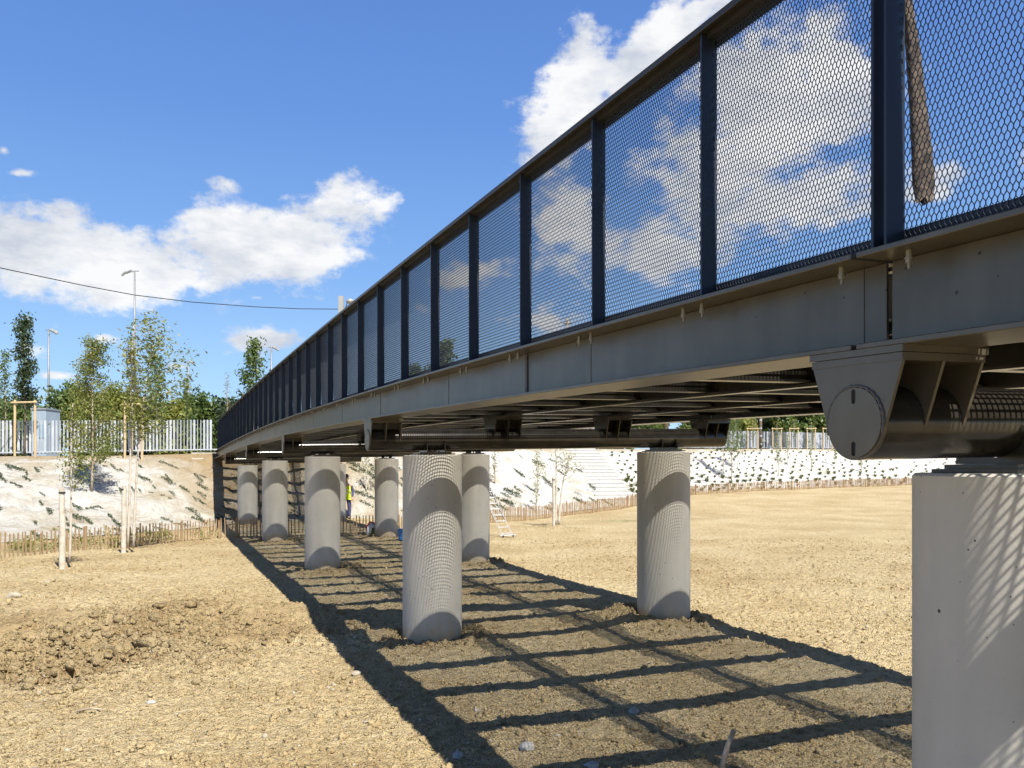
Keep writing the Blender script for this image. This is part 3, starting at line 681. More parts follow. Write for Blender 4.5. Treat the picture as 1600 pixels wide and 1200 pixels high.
# hanging cloth behind the near panel
mb = MB(); pts = []; rr = []
a = bw(-.03, .20, hd(0) + RH + .03)
base_u = -.19
for k in range(22):
    t = k / 21; pts.append((.20 + .02 * math.sin(t * 3), .125 - .125 * t, EYE + 2.20 - 1.16 * t)); rr.append(.020 + .040 * t ** 1.1 * (1 if k < 20 else (.85 if k == 20 else .5)))
n = 22; vs = []
for i, (p, r_) in enumerate(zip(pts, rr)):
    for j in range(n):
        q = 2 * math.pi * j / n; f = 1 + .30 * math.cos(2 * q + .4) + .09 * math.sin(5 * q + i * .25) + .04 * math.sin(9 * q - i * .6)
        vs.append((p[0] + r_ * .6 * f * math.cos(q), p[1] + r_ * .62 * f * math.sin(q), p[2] + .01 * math.sin(3 * q + i)))
fs = [(i * n + j, i * n + (j + 1) % n, (i + 1) * n + (j + 1) % n, (i + 1) * n + j) for i in range(21) for j in range(n)] + [tuple(range(n)), tuple(range(21 * n, 22 * n))[::-1]]
mb.add(vs, fs); o = mb.build('hanging_cloth', cloth_m, None, True); o.location = (O.x, O.y, 0); o.rotation_euler = (0, 0, TH)
tag(o, 'brown rolled cloth strip hanging behind the mesh panel beside the nearest railing post', 'cloth')
#PART2
def surf(x, y):
    """top of ground or slope"""
    g = gz1(x, y); d = (SV[:, :, 0] - x) ** 2 + (SV[:, :, 1] - y) ** 2; k = np.unravel_index(np.argmin(d), d.shape)
    return max(g, float(SV[k][2])) if d[k] < .5 else g
def on(x, Z, up=0):   # point standing on the surface at bearing x, distance Z
    X_ = (x - 800) * Z / F; return Vector((X_, Z, surf(X_, Z) + up))
def gp(x, y, z=0): Z = (EYE - z) * F / (y - HOR); return Vector(((x - 800) * Z / F, Z, z))
def on_slope(x, y):
    """where the bearing (x, y) meets the embankment"""
    best = None
    for Z in np.arange(24, 100, .35):
        X_ = (x - 800) * Z / F; z = EYE + (HOR - y) * Z / F
        d = (SV[:, :, 0] - X_) ** 2 + (SV[:, :, 1] - Z) ** 2; k = np.unravel_index(np.argmin(d), d.shape)
        if d[k] < .4 and float(SV[k][2]) >= z - .02: return Vector((X_, Z, float(SV[k][2])))
    return None

# ------------------------------------------------------------------ chestnut picket fences
def picket_fence(pts, label, a_part, spacing=.115, seed=1, nmax=97):
    r = random.Random(seed); segs = [Vector((p[0], p[1])) for p in pts]; L = [0]
    for a, b in zip(segs[:-1], segs[1:]): L.append(L[-1] + (b - a).length)
    def at(d):
        for k in range(len(segs) - 1):
            if d <= L[k + 1] or k == len(segs) - 2:
                f = (d - L[k]) / (L[k + 1] - L[k]); p = segs[k].lerp(segs[k + 1], f); t = (segs[k + 1] - segs[k]).normalized(); return p, t
    root = empty('picket_fence', (segs[0].x, segs[0].y, gz1(segs[0].x, segs[0].y)), 0, label, 'fence', 'low chestnut picket fences at the foot of the embankment')
    base = root.location.copy(); n = int(L[-1] / spacing); rest = MB(); vis = []
    for k in range(n):
        d = k * spacing + r.uniform(-.02, .02); p, t = at(max(0, d)); vis.append((p.length, k, p, t))
    near = set(k for _, k, _, _ in sorted(vis, key=lambda q: q[0])[:nmax])
    wz = {}
    for _, k, p, t in vis:
        g = gz1(p.x, p.y) - base.z; h = .64 + r.uniform(-.05, .05); w = r.uniform(.014, .026); lean = r.uniform(-.05, .05); x, y = p.x - base.x, p.y - base.y
        mb = MB(); tx, ty = t.x, t.y; nxv, nyv = -ty * .012, tx * .012; vs = []
        for z, ww, sh in ((-.1, w, 0), (h * .5, w * r.uniform(.85, 1.1), lean * .5), (h - .03, w * .9, lean), (h, w * .45, lean)):
            for sx, sy in ((-1, -1), (1, -1), (1, 1), (-1, 1)): vs.append((x + tx * (sx * ww + sh * .5) + nxv * sy, y + ty * (sx * ww + sh * .5) + nyv * sy, g + z))
        fs = [(i * 4 + j, i * 4 + (j + 1) % 4, (i + 1) * 4 + (j + 1) % 4, (i + 1) * 4 + j) for i in range(3) for j in range(4)] + [(12, 13, 14, 15)]
        if k in near: mb.add(vs, fs); mb.build('picket', wood_pick, root)
        else: rest.add(vs, fs)
    if rest.v: tag(rest.build('picket', wood_pick, root), None, kind='stuff')
    # stouter posts and the wires that bind the pickets
    d = .4
    while d < L[-1]:
        p, t = at(d); mb = MB(); x, y = p.x - base.x, p.y - base.y; g = gz1(p.x, p.y) - base.z
        mb.tube([(x, y - .05, g - .2), (x + r.uniform(-.02, .02), y - .05, g + .69)], [.04, .036], 8); mb.build('fence_post', wood_pick, root); d += 3.1 + r.uniform(-.2, .4)
    for hz in (.18, .48):
        mb = MB(); pp = []
        for k in range(0, n, 6):
            p, t = at(k * spacing); pp.append((p.x - base.x, p.y - base.y, gz1(p.x, p.y) - base.z + hz))
        mb.tube(pp, .004, 4); mb.build('binding_wire', galv, root)
picket_fence(FEN[0:4], 'low chestnut picket fence on the left before the pale slope', 0, seed=3)
picket_fence(FEN[3:6], 'low chestnut picket fence crossing in shade under the footbridge', 0, seed=4)
picket_fence(FEN[5:9], 'low chestnut picket fence behind the ladder and the whitewashed tree', 0, seed=5)
picket_fence(FEN[8:12], 'low chestnut picket fence far right below the planted slope', 0, seed=6)

# ------------------------------------------------------------------ slatted metal fences
def slat_fence(a, b, h, label, m, seed, spacing=.19, w=.05, group='tall slatted metal fences on top of the embankment'):
    r = random.Random(seed); a = Vector(a); b = Vector(b); L = (b - a).length; t = (b - a).normalized(); n = int(L / spacing)
    root = empty('slat_fence', a, math.atan2(t.y, t.x), label, 'fence', group); dz = (b.z - a.z) / Vector((b.x - a.x, b.y - a.y)).length; L = Vector((b.x - a.x, b.y - a.y)).length
    rest = MB(); order = sorted(range(n), key=lambda k: (a + t * (k * spacing)).length if True else 0); near = set(order[:100])
    for k in range(n):
        x = k * spacing; rot = r.choice([0, .5, -.5, .9, 1.2, -.9]) + r.uniform(-.15, .15); c, s_ = math.cos(rot) * w, math.sin(rot) * w; e = .006
        vs = []
        for z in (.06 + dz * x, h + dz * x):
            for sx, sy in ((-1, -1), (1, -1), (1, 1), (-1, 1)): vs.append((x + c * sx - math.sin(rot) * e * sy, s_ * sx + math.cos(rot) * e * sy, z))
        fs = [(0, 1, 5, 4), (1, 2, 6, 5), (2, 3, 7, 6), (3, 0, 4, 7), (4, 5, 6, 7), (3, 2, 1, 0)]
        if k in near:
            mb = MB(); mb.add(vs, fs); mb.build('slat', m, root)
        else: rest.add(vs, fs)
    if rest.v: tag(rest.build('slat', m, root), None, kind='stuff')
    for z in (.12, h * .72):
        mb = MB(); mb.add([(0, -.07, z), (L, -.07, z + dz * L), (L, -.03, z + dz * L), (0, -.03, z), (0, -.07, z + .05), (L, -.07, z + .05 + dz * L), (L, -.03, z + .05 + dz * L), (0, -.03, z + .05)],
                         [(0, 3, 2, 1), (4, 5, 6, 7), (0, 1, 5, 4), (1, 2, 6, 5), (2, 3, 7, 6), (3, 0, 4, 7)]); 
        if z < 1: mb.build('rail', m, root)
    return root
pa, pb_ = px(-160, 715, 37), px(339, 706.5, 42)
slat_fence(pa, pb_, 1.62, 'tall white slatted metal fence on the left embankment up to the footbridge', fence_white, 11, spacing=.155)
pa, pb_ = Vector((-14, 53, 3.45)), px(1560, 703, 105)
slat_fence(pa, pb_, 1.66, 'pale blue slatted metal fence above the planted slope on the right', fence_grey, 12, spacing=.17, w=.08)

# ------------------------------------------------------------------ foliage and trees
def leaf_mesh(name, centres, size, m, parent, seed, spread=.0, n_per=1, droop=0, wind=0):
    r = np.random.default_rng(seed); P = np.repeat(np.asarray(centres, float), n_per, 0); N = len(P)
    P = P + r.normal(0, 1, (N, 3)) * spread
    a = r.normal(0, 1, (N, 3)); a[:, 0] += wind * 1.5; a[:, 2] -= droop; a /= np.linalg.norm(a, axis=1, keepdims=True)
    b = np.cross(a, r.normal(0, 1, (N, 3))); b /= np.linalg.norm(b, axis=1, keepdims=True)
    s = size * r.uniform(.6, 1.35, (N, 1)); nrm = np.cross(a, b)
    V = np.stack([P - a * s, P + b * s * .45 - a * s * .1 + nrm * s * .12, P + a * s, P - b * s * .45 - a * s * .1 + nrm * s * .12], 1)
    Fc = np.arange(N * 4).reshape(N, 4)
    return npmesh(name, V.reshape(-1, 3), Fc, m, parent)
def sapling(loc, h, label, leafm, barkm, seed, crown=(.35, 1.0), width=.5, leaves=900, size=.045, lean=(0, 0), trunk_r=.03, stems=1, group=None, name='young_tree', spread=.09, wind=.3, white_to=0, rise=.9, pyr=.7):
    r = random.Random(seed); root = empty(name, loc, 0, label, 'tree', group)
    tips = []; mbs = MB(); mbw = MB()
    for s in range(stems):
        off = Vector((0, 0, 0)) if s == 0 else Vector((r.uniform(.08, .14) * (1 if s % 2 else -1), .03, 0)); div = Vector(((s - (stems - 1) / 2) * width * .5 + lean[0], lean[1], 0))
        hs = h * (1 if s == 0 else r.uniform(.75, .92)); pts = []; rad = []
        for k in range(14):
            t = k / 13; pts.append(off + div * t ** 1.6 + Vector((math.sin(t * 5 + s) * .03 * h * .2, math.cos(t * 4) * .02, hs * t))); rad.append(trunk_r * (1 - .85 * t) + .003)
        mbs.tube(pts, rad, 7)
        nb = int(26 * max(1, h / 5))
        for q in range(nb):
            t = crown[0] + (crown[1] - crown[0]) * (q + r.random()) / nb; k = min(int(t * 13), 12); f = t * 13 - k; p = pts[k].lerp(pts[k + 1], f)
            a = r.uniform(0, 2 * math.pi); tt = (t - crown[0]) / (crown[1] - crown[0]); ln = width * ((1 - tt) ** pyr * .9 + .18) * r.uniform(.55, 1.15)
            d = Vector((math.cos(a), math.sin(a), rise)).normalized(); e = p + d * ln + Vector((wind * ln * .8, 0, -.1 * ln))
            mid = p.lerp(e, .5) + Vector((0, 0, .04 * ln)); mbs.tube([p, mid, e], [rad[k] * .35 + .002, rad[k] * .25 + .002, .0015], 4, cap=False)
            for u_ in (.35, .55, .75, .9, 1.0): tips.append(p.lerp(mid, u_ * 2) if u_ < .5 else mid.lerp(e, u_ * 2 - 1))
        for t in (.96, 1.0): tips.append(pts[-1])
    mbs.build('trunk', barkm, root, True)
    n_per = max(1, int(leaves / max(1, len(tips))))
    leaf_mesh('crown', tips, size, leafm, root, seed, spread, n_per, .4, wind)
    return root
def bushy(loc, h, w, label, leafm, seed, leaves=5200, size=.17, group=None, trunk_h=.3, name='leafy_tree'):
    r = np.random.default_rng(seed); root = empty(name, loc, 0, label, 'tree', group); mb = MB(); rr = random.Random(seed)
    mb.tube([(0, 0, 0), (.05, 0, h * .3), (0, .05, h * .6), (.1, 0, h * .85)], [w * .05, w * .04, w * .025, .02], 8)
    cl = []
    for k in range(19):
        t = (k + rr.random()) / 19; a = rr.uniform(0, 6.28); rad = w * .5 * math.sin(math.pi * (.22 + .68 * t)) * rr.uniform(.35, .8); c = Vector((math.cos(a) * rad, math.sin(a) * rad * .8, h * (trunk_h + (1 - trunk_h) * (t * .84 + .03))))
        cl.append((c, w * rr.uniform(.13, .24))); mb.tube([(0, 0, c.z * .55), c * .6 + Vector((0, 0, c.z * .25)), c], [w * .02, w * .012, .01], 5, cap=False)
    mb.build('trunk', dark_bark, root, True)
    P = []
    for c, s in cl:
        n = int(leaves * (s / w) ** 2 * 2.0); d = r.normal(0, 1, (n, 3)); d /= np.linalg.norm(d, axis=1, keepdims=True); rad = s * r.random(n) ** .38 * (1 + .35 * np.sin(d[:, 0] * 5 + d[:, 2] * 7 + seed))
        P.append(np.array(c) + d * rad[:, None] * np.array([1, 1, .85]))
    P = np.concatenate(P); leaf_mesh('crown', P, size, leafm, root, seed, size * .4, 1, 0, 0)
    return root
# background trees beyond the left fence
G = 'trees beyond the left slatted fence'
LB = [(-60, 60, 612, 3.6, dark_leaf, 'dark bushy tree beyond the fence at the left edge of the photo'),
      (28, 58, 612, 3.4, green_leaf, 'green bushy tree beyond the fence behind the dark slim tree'),
      (118, 56, 590, 4.0, green_leaf, 'broad mid green tree beyond the fence left of the birch crown'),
      (168, 58, 596, 3.6, yellow_leaf, 'yellow green tree beyond the fence behind the bushy birch'),
      (222, 60, 600, 3.8, dark_leaf, 'dark green tree beyond the fence behind the tall light mast'),
      (262, 57, 616, 3.0, yellow_leaf, 'low yellowish bush beyond the fence between two light masts'),
      (300, 64, 604, 3.8, green_leaf, 'rounded green tree beyond the fence at the thin light mast'),
      (352, 66, 608, 3.6, dark_leaf, 'olive green tree beyond the fence beside the footbridge end'),
      (400, 70, 618, 3.6, green_leaf, 'green tree mostly hidden behind the far end of the railing'),
      (455, 74, 625, 4.2, dark_leaf, 'dark tree behind the far railing panels')]
for k, (x, Z, ty, w, lm, lab) in enumerate(LB):
    b = px(x, 715, Z); b.z = 2.8; top = EYE + (HOR - ty) * Z / F; bushy(b, top - 2.8 - .55, w * 1.5, lab, lm, 40 + k, group=G, leaves=6500, size=.17, trunk_h=.0)
G = 'trees beyond the right slatted fence'
RB = [(930, 84, dark_leaf, 'dark tree beyond the right fence mostly hidden by the deck'), (985, 88, green_leaf, 'green tree beyond the right fence seen under the deck'), (1040, 90, yellow_leaf, 'yellow green tree beyond the right fence seen above the pipe beam'), (1090, 98, green_leaf, 'green tree beyond the right fence at the end of the pipe beam'), (1142, 94, yellow_leaf, 'light green tree beyond the right fence behind the leaning saplings'), (1195, 98, dark_leaf, 'dark green tree beyond the right fence behind the banded pole'),
      (1242, 95, green_leaf, 'mid green tree beyond the right fence beside the lamp post'), (1290, 97, dark_leaf, 'dark green tree beyond the right fence next to the round pipe end'), (1345, 100, green_leaf, 'green tree beyond the right fence hidden by the pipe end')]
for k, (x, Z, lm, lab) in enumerate(RB):
    b = px(x, 700, Z); b.z = 4.0; bushy(b, 8.0 + k % 3, 7.0, lab, lm, 60 + k, group=G, leaves=7500, size=.24, trunk_h=.0)
for k, (x, Z, ty, w) in enumerate([(690, 56, 520, 2.6), (655, 58, 560, 2.6)]):
    b = px(x, 700, Z); b.z = 3.3; bushy(b, EYE + (HOR - ty) * Z / F - 3.3, w, ('slim tree seen through the mesh of the middle railing panels', 'lower tree seen through the mesh left of the slim tree')[k], green_leaf, 70 + k, leaves=1500, size=.16, group='trees seen through the railing mesh')
# slim young trees on the edge of the left embankment
def top_of(y, Z): return EYE + (HOR - y) * Z / F
def slim(x, Z, by, ty, *a, **k): p = px(x, by, Z); return sapling(p, top_of(ty, Z) - p.z, *a, **k)
slim(38, 38, 712, 500, 'slim dark leaved young tree at the left above the fence', dark_leaf, dark_bark, 101, crown=(.34, 1), width=.52, leaves=2600, size=.085, spread=.15, trunk_r=.05, wind=.05, rise=.9, pyr=.35, group='young trees planted along the fence')
slim(8, 42, 712, 552, 'pale green young tree at the very left edge above the fence', green_leaf, bark, 102, crown=(.3, 1), width=.5, leaves=1000, size=.07, spread=.12, wind=.1, group='young trees planted along the fence')
slim(206, 39, 712, 548, 'young tree with dull brownish crown tied between two pale stakes', dry_leaf, bark, 103, crown=(.45, 1), width=.5, leaves=1100, size=.06, spread=.12, wind=.1, group='young trees planted along the fence')
slim(244, 41, 712, 556, 'young green tree behind the windblown birch', green_leaf, bark, 104, crown=(.35, 1), width=.6, leaves=1200, size=.07, spread=.13, wind=.2, group='young trees planted along the fence')
slim(396, 46, 700, 535, 'young light green tree rising behind the far end of the railing', green_leaf, bark, 105, crown=(.25, 1), width=1.15, leaves=2000, size=.10, spread=.17, wind=.0, rise=1.1, group='young trees planted along the fence')
slim(292, 50, 705, 592, 'small green tree below the thin light mast', green_leaf, bark, 107, crown=(.2, 1), width=.5, leaves=700, size=.08, spread=.13, group='young trees planted along the fence')
slim(355, 52, 700, 585, 'bare topped thin tree beside the railing end', dry_leaf, bark, 108, crown=(.5, 1), width=.5, leaves=60, size=.05, spread=.1, group='young trees planted along the fence')
# birches
Gb = 'birches with whitewashed stems'
p = gp(108, 880); sapling(p, top_of(630, p.y), 'thin birch with sparse leaves beside the thick pale stake at lower left', birch_leaf, white_bark, 111, crown=(.42, 1), width=.50, leaves=1100, size=.038, spread=.11, trunk_r=.028, lean=(.12, 0), group=Gb, name='birch', rise=1.4)
p = on_slope(143, 768) or px(143, 768, 32); sapling(p, top_of(538, p.y) - p.z, 'bushy birch on the slope with dense yellow green leaves', birch_leaf, bark, 112, crown=(.12, 1), width=1.25, leaves=7000, size=.055, spread=.15, trunk_r=.05, lean=(.1, 0), group=Gb, name='birch', pyr=.55, wind=.15)
p = gp(199, 857); sapling(p, top_of(508, p.y), 'tall two stemmed birch with crown blown to the right', birch_leaf, white_bark, 113, crown=(.50, 1), width=.80, leaves=2800, size=.052, spread=.13, trunk_r=.036, lean=(.42, 0), stems=2, group=Gb, name='birch', wind=.9, rise=.8, pyr=.15)
def stake(loc, h, rad, label, seed, m=white_bark):
    mb = MB(); r = random.Random(seed); mb.tube([(0, 0, -.2), (.01, 0, h * .5), (r.uniform(-.02, .02), 0, h)], [rad, rad * .97, rad * .93], 12)
    root = empty('wooden_stake', loc, 0, label, 'stake'); mb.build('post', m, root, False); mb = MB(); mb.tube([(0, 0, h - .12), (0, 0, h - .08)], rad * 1.06, 12); mb.build('tie_strap', black, root)
stake(gp(97, 882), 1.78, .07, 'thick pale stake with black strap beside the thin birch at lower left', 1)
stake(gp(193, 857.5), 1.75, .068, 'thick pale stake at the foot of the two stemmed birch', 2)
p = gp(868, 820, -.05); sapling(p, 3.4, 'two stemmed whitewashed tree standing right of the ladder', birch_leaf, white_bark, 114, crown=(.62, 1), width=.8, leaves=380, size=.045, spread=.1, trunk_r=.05, lean=(.25, 0), stems=2, group=Gb, name='birch')
p = gp(865, 821, -.05); stake(p, 1.9, .06, 'pale stake against the whitewashed tree right of the ladder', 3)
# stake frames
def stake_frame(x0, x1, by, ty, Z, label, group='wooden stake frames holding young trees'):
    a, b = px(x0, by, Z), px(x1, by, Z); root = empty('stake_frame', (a + b) / 2, 0, label, 'stake frame', group); w = (b.x - a.x) / 2; h = (by - ty) * Z / F
    for s in (-1, 1):
        mb = MB(); mb.tube([(s * w, 0, -.3), (s * w * .98, 0, h)], [.055, .05], 9); mb.build('post', wood_pale, root, False)
    mb = MB(); mb.tube([(-w * 1.25, -.07, h - .12), (w * 1.25, -.07, h - .10)], .04, 9); mb.build('crossbar', wood_pale, root)
stake_frame(23, 55, 712, 625, 37.5, 'wooden stake frame at far left round the slim dark tree')
stake_frame(195, 222, 712, 628, 38.5, 'wooden stake frame beneath the windblown birch crown')
for k, (x0, x1) in enumerate([(1168, 1184), (1207, 1221), (1234, 1247), (1261, 1274), (1286, 1300)]):
    words = ['left of the banded pole', 'just right of the banded pole', 'left of the right lamp post', 'right of the right lamp post', 'next to the round pipe end']
    zf = 66 + 39 * (((x0 - 800) / F * 66 - 5) / (56 - (x0 - 800) / F * 39)) - 1.2
    stake_frame(x0, x1, 703, 668, zf, 'small wooden stake frame along the right fence ' + words[k])
    slim((x0 + x1) / 2, zf + .3, 703, 655 + (k % 2) * 5, 'thin sapling tied in the stake frame ' + words[k], yellow_leaf, white_bark, 130 + k, crown=(.3, 1), width=.55, leaves=260, size=.09, spread=.14, group='saplings in stake frames along the right fence')
# saplings on the slopes
Gs = 'thin saplings planted on the embankment'
SP_ = [(1130, 742, 640, .9, 900, 'sapling leaning on the right slope nearest the end of the pipe beam'), (1143, 752, 645, .9, 900, 'leafy sapling low on the right slope by the pipe beam end'), (1152, 735, 650, .8, 700, 'sapling with airy crown on the right slope second from the pipe beam end'),
       (1216, 745, 690, .4, 120, 'bare thin sapling on the right slope below the banded pole'), (1231, 727, 682, .4, 160, 'small sapling on the right slope high up in the middle'), (1268, 735, 690, .3, 70, 'thin sapling on the right slope below the right lamp post'),
       (1305, 732, 695, .3, 50, 'thin bare sapling on the right slope touching the pipe end'), (1346, 738, 712, .2, 20, 'bare stick sapling on the right slope below the pipe'), (840, 775, 700, .45, 300, 'green leaved sapling on the slope left of the concrete steps'),
       (773, 760, 700, .2, 60, 'brown stemmed sapling on the slope just right of the middle columns'), (572, 770, 712, .2, 10, 'thin white stemmed sapling between the worker and the column'), (590, 775, 712, .2, 8, 'brown stemmed sapling seen left of the column behind the bridge'),
       (838, 800, 745, .15, 8, 'short brown stake like sapling behind the fence right of the ladder')]
for k, (x, by, ty, w, lv, lab) in enumerate(SP_):
    p = on_slope(x, by) or px(x, by, 45); sapling(p, top_of(ty, p.y) - p.z, lab, birch_leaf if k not in (0, 1, 2) else green_leaf, (white_bark, bark)[k % 2], 150 + k, crown=(.3, 1), width=w, leaves=lv, size=.07 if p.y > 50 else .05, spread=.11, group=Gs, trunk_r=.035, lean=(-.15 if x > 1000 else 0, 0))

# ------------------------------------------------------------------ planting on the slopes
def tuft_mesh(kind, seed):
    r = np.random.default_rng(seed)
    if kind == 'grass':
        n = 46; a = r.uniform(0, 6.28, n); l = r.uniform(.16, .34, n); o = r.uniform(.2, .95, n); V = []
        for i in range(n):
            dx, dy = math.cos(a[i]), math.sin(a[i]); w = .012; b0 = np.array([dx * .03, dy * .03, 0]); m_ = np.array([dx * o[i] * l[i] * .5, dy * o[i] * l[i] * .5, l[i] * .75]); e = np.array([dx * o[i] * l[i] * 1.1, dy * o[i] * l[i] * 1.1, l[i] * .8]); s_ = np.array([-dy, dx, 0]) * w
            V += [b0 - s_, b0 + s_, m_ + s_, m_ - s_, m_ - s_, m_ + s_, e + s_ * .3, e - s_ * .3]
        return np.array(V), np.arange(len(V)).reshape(-1, 4)
    n = 110; t = r.uniform(0, 1, n); ang = r.uniform(-.5, .5); c = np.stack([np.sin(ang + t) * .18 * (r.random(n) - .3), -t * 1.0, .02 + .10 * r.random(n)], -1) + r.normal(0, .05, (n, 3)) * np.array([1, 1, .4])
    a = r.normal(0, 1, (n, 3)); a /= np.linalg.norm(a, axis=1, keepdims=True); b = np.cross(a, r.normal(0, 1, (n, 3))); b /= np.linalg.norm(b, axis=1, keepdims=True); s = r.uniform(.03, .065, (n, 1))
    V = np.stack([c - a * s, c + b * s * .5, c + a * s, c - b * s * .5], 1).reshape(-1, 3); return V, np.arange(n * 4).reshape(n, 4)
shrub_m = mat('creeper_leaf', (.035, .055, .022), (.08, .10, .045), 3, rough=.7); tuft_m = mat('tuft_blade', (.09, .12, .03), (.17, .18, .06), 2, rough=.7)
shr = [npmesh('creeping_shrub', *tuft_mesh('shrub', 200 + k), shrub_m) for k in range(4)]; tfs = [npmesh('grass_tuft', *tuft_mesh('grass', 220 + k), tuft_m) for k in range(4)]
used = set()
def slope_frame(t, s):
    k = min(max(int(np.argmin(np.abs(ts - t))), 1), len(ts) - 2); j = min(max(int(np.argmin(np.abs(ss - s))), 2), len(ss) - 3)
    dn = Vector(SV[k, j - 2] - SV[k, j + 2]).normalized(); al = Vector(SV[k + 1, j] - SV[k - 1, j]).normalized(); n_ = al.cross(-dn).normalized()
    if n_.z < 0: n_.negate()
    return dn, n_
def plant(protos, k, p, s, rz, label, cat, group, frame=None, yaw=0):
    pr = protos[k % 4]; o = pr if pr.name not in used else link_copy(pr); used.add(pr.name)
    o.location = p; o.scale = (s, s, s * random.uniform(.6, 1.0) * (.75 if cat == 'grass tuft' else 1)); o.rotation_euler = (0, 0, rz); tag(o, label, cat, group)
    if frame:
        dn, n_ = frame; sx = dn.cross(n_); y_ = -(dn * math.cos(yaw) + Vector((1, 0, 0)) * math.sin(yaw)); y_ = (y_ - n_ * y_.dot(n_)).normalized(); x_ = y_.cross(n_)
        o.rotation_euler = Matrix((x_, y_, n_)).transposed().to_euler()
def slope_at(t, s):
    k = int(np.argmin(np.abs(ts - t))); j = int(np.argmin(np.abs(ss - s))); return Vector(SV[k, j])
r = random.Random(12)
for k in range(255):       # trailing dark shrubs on the left slope and on the one behind the bridge
    left = k < 140
    t = r.uniform(1.2, 4.6) if left else r.uniform(5.6, 8.9); s = r.random() ** (1.2 if left else .9) * .8 + .06
    p = slope_at(t, s); plant(shr, k, p + Vector((0, 0, .01)), r.uniform(.45, 1.2) * (.72 if left else .95), r.uniform(-.7, .9),
        'dark trailing shrub planted on the pale slope left of the footbridge' if left else 'dark trailing shrub planted on the pale slope behind the footbridge', 'shrub', 'trailing shrubs on the left slope' if left else 'trailing shrubs on the slope behind the bridge', slope_frame(t, s), r.uniform(.1, .9))
tuf = []
for row in range(12):
    sr = .04 + row * .078; t = 9.28 + (row % 2) * .04
    while t < 12.7:
        tj = t + r.uniform(-.014, .014); sj = min(.97, sr + r.uniform(-.014, .014)); p = slope_at(tj, sj)
        tuf.append((p.length, p, row < 5)); t += .078 if row < 6 else .092
tuf.sort(key=lambda q: q[0]); RV, RF = [], []
for k, (_, p, big) in enumerate(tuf):
    s_ = (1.5 if big else 1.0) * r.uniform(.7, 1.25)
    if k < 295: plant(tfs, k, p, s_, r.uniform(0, 6), 'bushy green grass tuft in the lower rows of the right slope' if big else 'small dark grass tuft in the upper rows of the right slope', 'grass tuft', 'large tufts in the lower rows' if big else 'small tufts in the upper rows')
    else:
        v_, f_ = tuft_mesh('grass', 300 + k % 5); f_ = f_ + sum(len(q) for q in RV); RV.append(v_ * s_ * np.array([1, 1, .7]) + np.array(p)); RF.append(f_)
tag(npmesh('grass_tufts', np.concatenate(RV), np.concatenate(RF), tuft_m), 'farther rows of small grass tufts towards the right end of the pale slope', 'grass tufts', kind='stuff')
# weeds at the foot of the left fence
r2 = np.random.default_rng(4); c = []
for (x0, x1, y) in ((0, 60, 856), (60, 190, 850), (180, 250, 840), (20, 340, 836)):
    for _ in range(26):
        p = gp(r2.uniform(x0, x1), y + r2.uniform(-4, 4)); c.append([p.x, p.y + .5, gz1(p.x, p.y) + r2.uniform(.02, .22)])
tag(leaf_mesh('weeds', c, .045, birch_leaf, None, 9, .09, 22), 'straggly green weeds growing along the left picket fence', 'weeds', kind='stuff')

# concrete steps up the slope
root = empty('concrete_steps', slope_at(9.0, .02), 0, 'flight of pale concrete block steps climbing the slope behind the field', 'steps')
a = slope_at(9.02, 0.0); b = slope_at(8.92, 1.0); b = a + (px(905, 703, b.y) - a); n = 16; d = (b - a) / n; side = Vector((d.y, -d.x, 0)).normalized()
for k in range(n):
    p = d * k; mb = MB(); fw = Vector((d.x, d.y, 0)); h = d.z
    q = [p - side * 1.15 + Vector((0, 0, -.5)), p + side * 1.15 + Vector((0, 0, -.5)), p + side * 1.15 + fw * .995 + Vector((0, 0, -.5)), p - side * 1.15 + fw * .995 + Vector((0, 0, -.5))]
    mb.prism(q, 0, (0, 0, .5 + h + .10)); mb.prism([q_ + Vector((0, 0, .5 + h + .102)) - fw * .03 for q_ in q], 0, (0, 0, .02)); recalc(mb.build('step', white_block, root))

# ------------------------------------------------------------------ masts, poles, cable
def mast(x, ty, Z, label, w=.085, head=1):
    p = px(x, 700, Z); p.z = 2.8; h = top_of(ty, Z) - 2.8; root = empty('light_mast', p, 0, label, 'light mast', 'floodlight masts beyond the embankment')
    mb = MB(); mb.tube([(0, 0, 0), (0, 0, h * .5), (0, 0, h)], [w, w * .8, w * .55], 12); mb.build('pole', lamp_grey, root, True)
    mb = MB(); mb.tube([(0, 0, h - .05), (head * .45, -.1, h + .0)], .03, 8); mb.tube([(-.3 * head, 0, h + .02), (.15 * head, 0, h + .02)], .03, 8); mb.build('arm', lamp_grey, root)
    for k, (dx, tilt) in enumerate(((.35, .5), (.62, .8)) if head > 0 else ((-.3, -.4), (-.62, -.7))):
        mb = MB(); mb.prism([(-.22, -.16, 0), (.22, -.16, 0), (.16, .16, 0), (-.16, .16, 0)], 0, (0, 0, .14)); o = bevel(recalc(mb.build('floodlight', lamp_head, root)), .02, 1); o.location = (dx * (1 if head > 0 else 1), -.1, h - .10 - .12 * k); o.rotation_euler = (.5, tilt, 0)
mast(210.5, 424, 58, 'tallest floodlight mast left of centre rising into the cloud', .10, -1); mast(76, 516, 70, 'floodlight mast at the left between slim tree and birch', .12, 1)
mast(294, 565, 96, 'thin distant floodlight mast above the round tree', .17, 1.3); mast(424, 543, 86, 'thin distant floodlight mast behind the far railing', .14, 1.2)
mast(1253, 640, 96, 'slim grey lamp post beyond the right fence', .10, 1)
p = px(533, 700, 50); p.z = 3; h = top_of(463, 50) - 3; root = empty('utility_pole', p, 0, 'concrete utility pole with street lamp rising behind the handrail', 'utility pole')
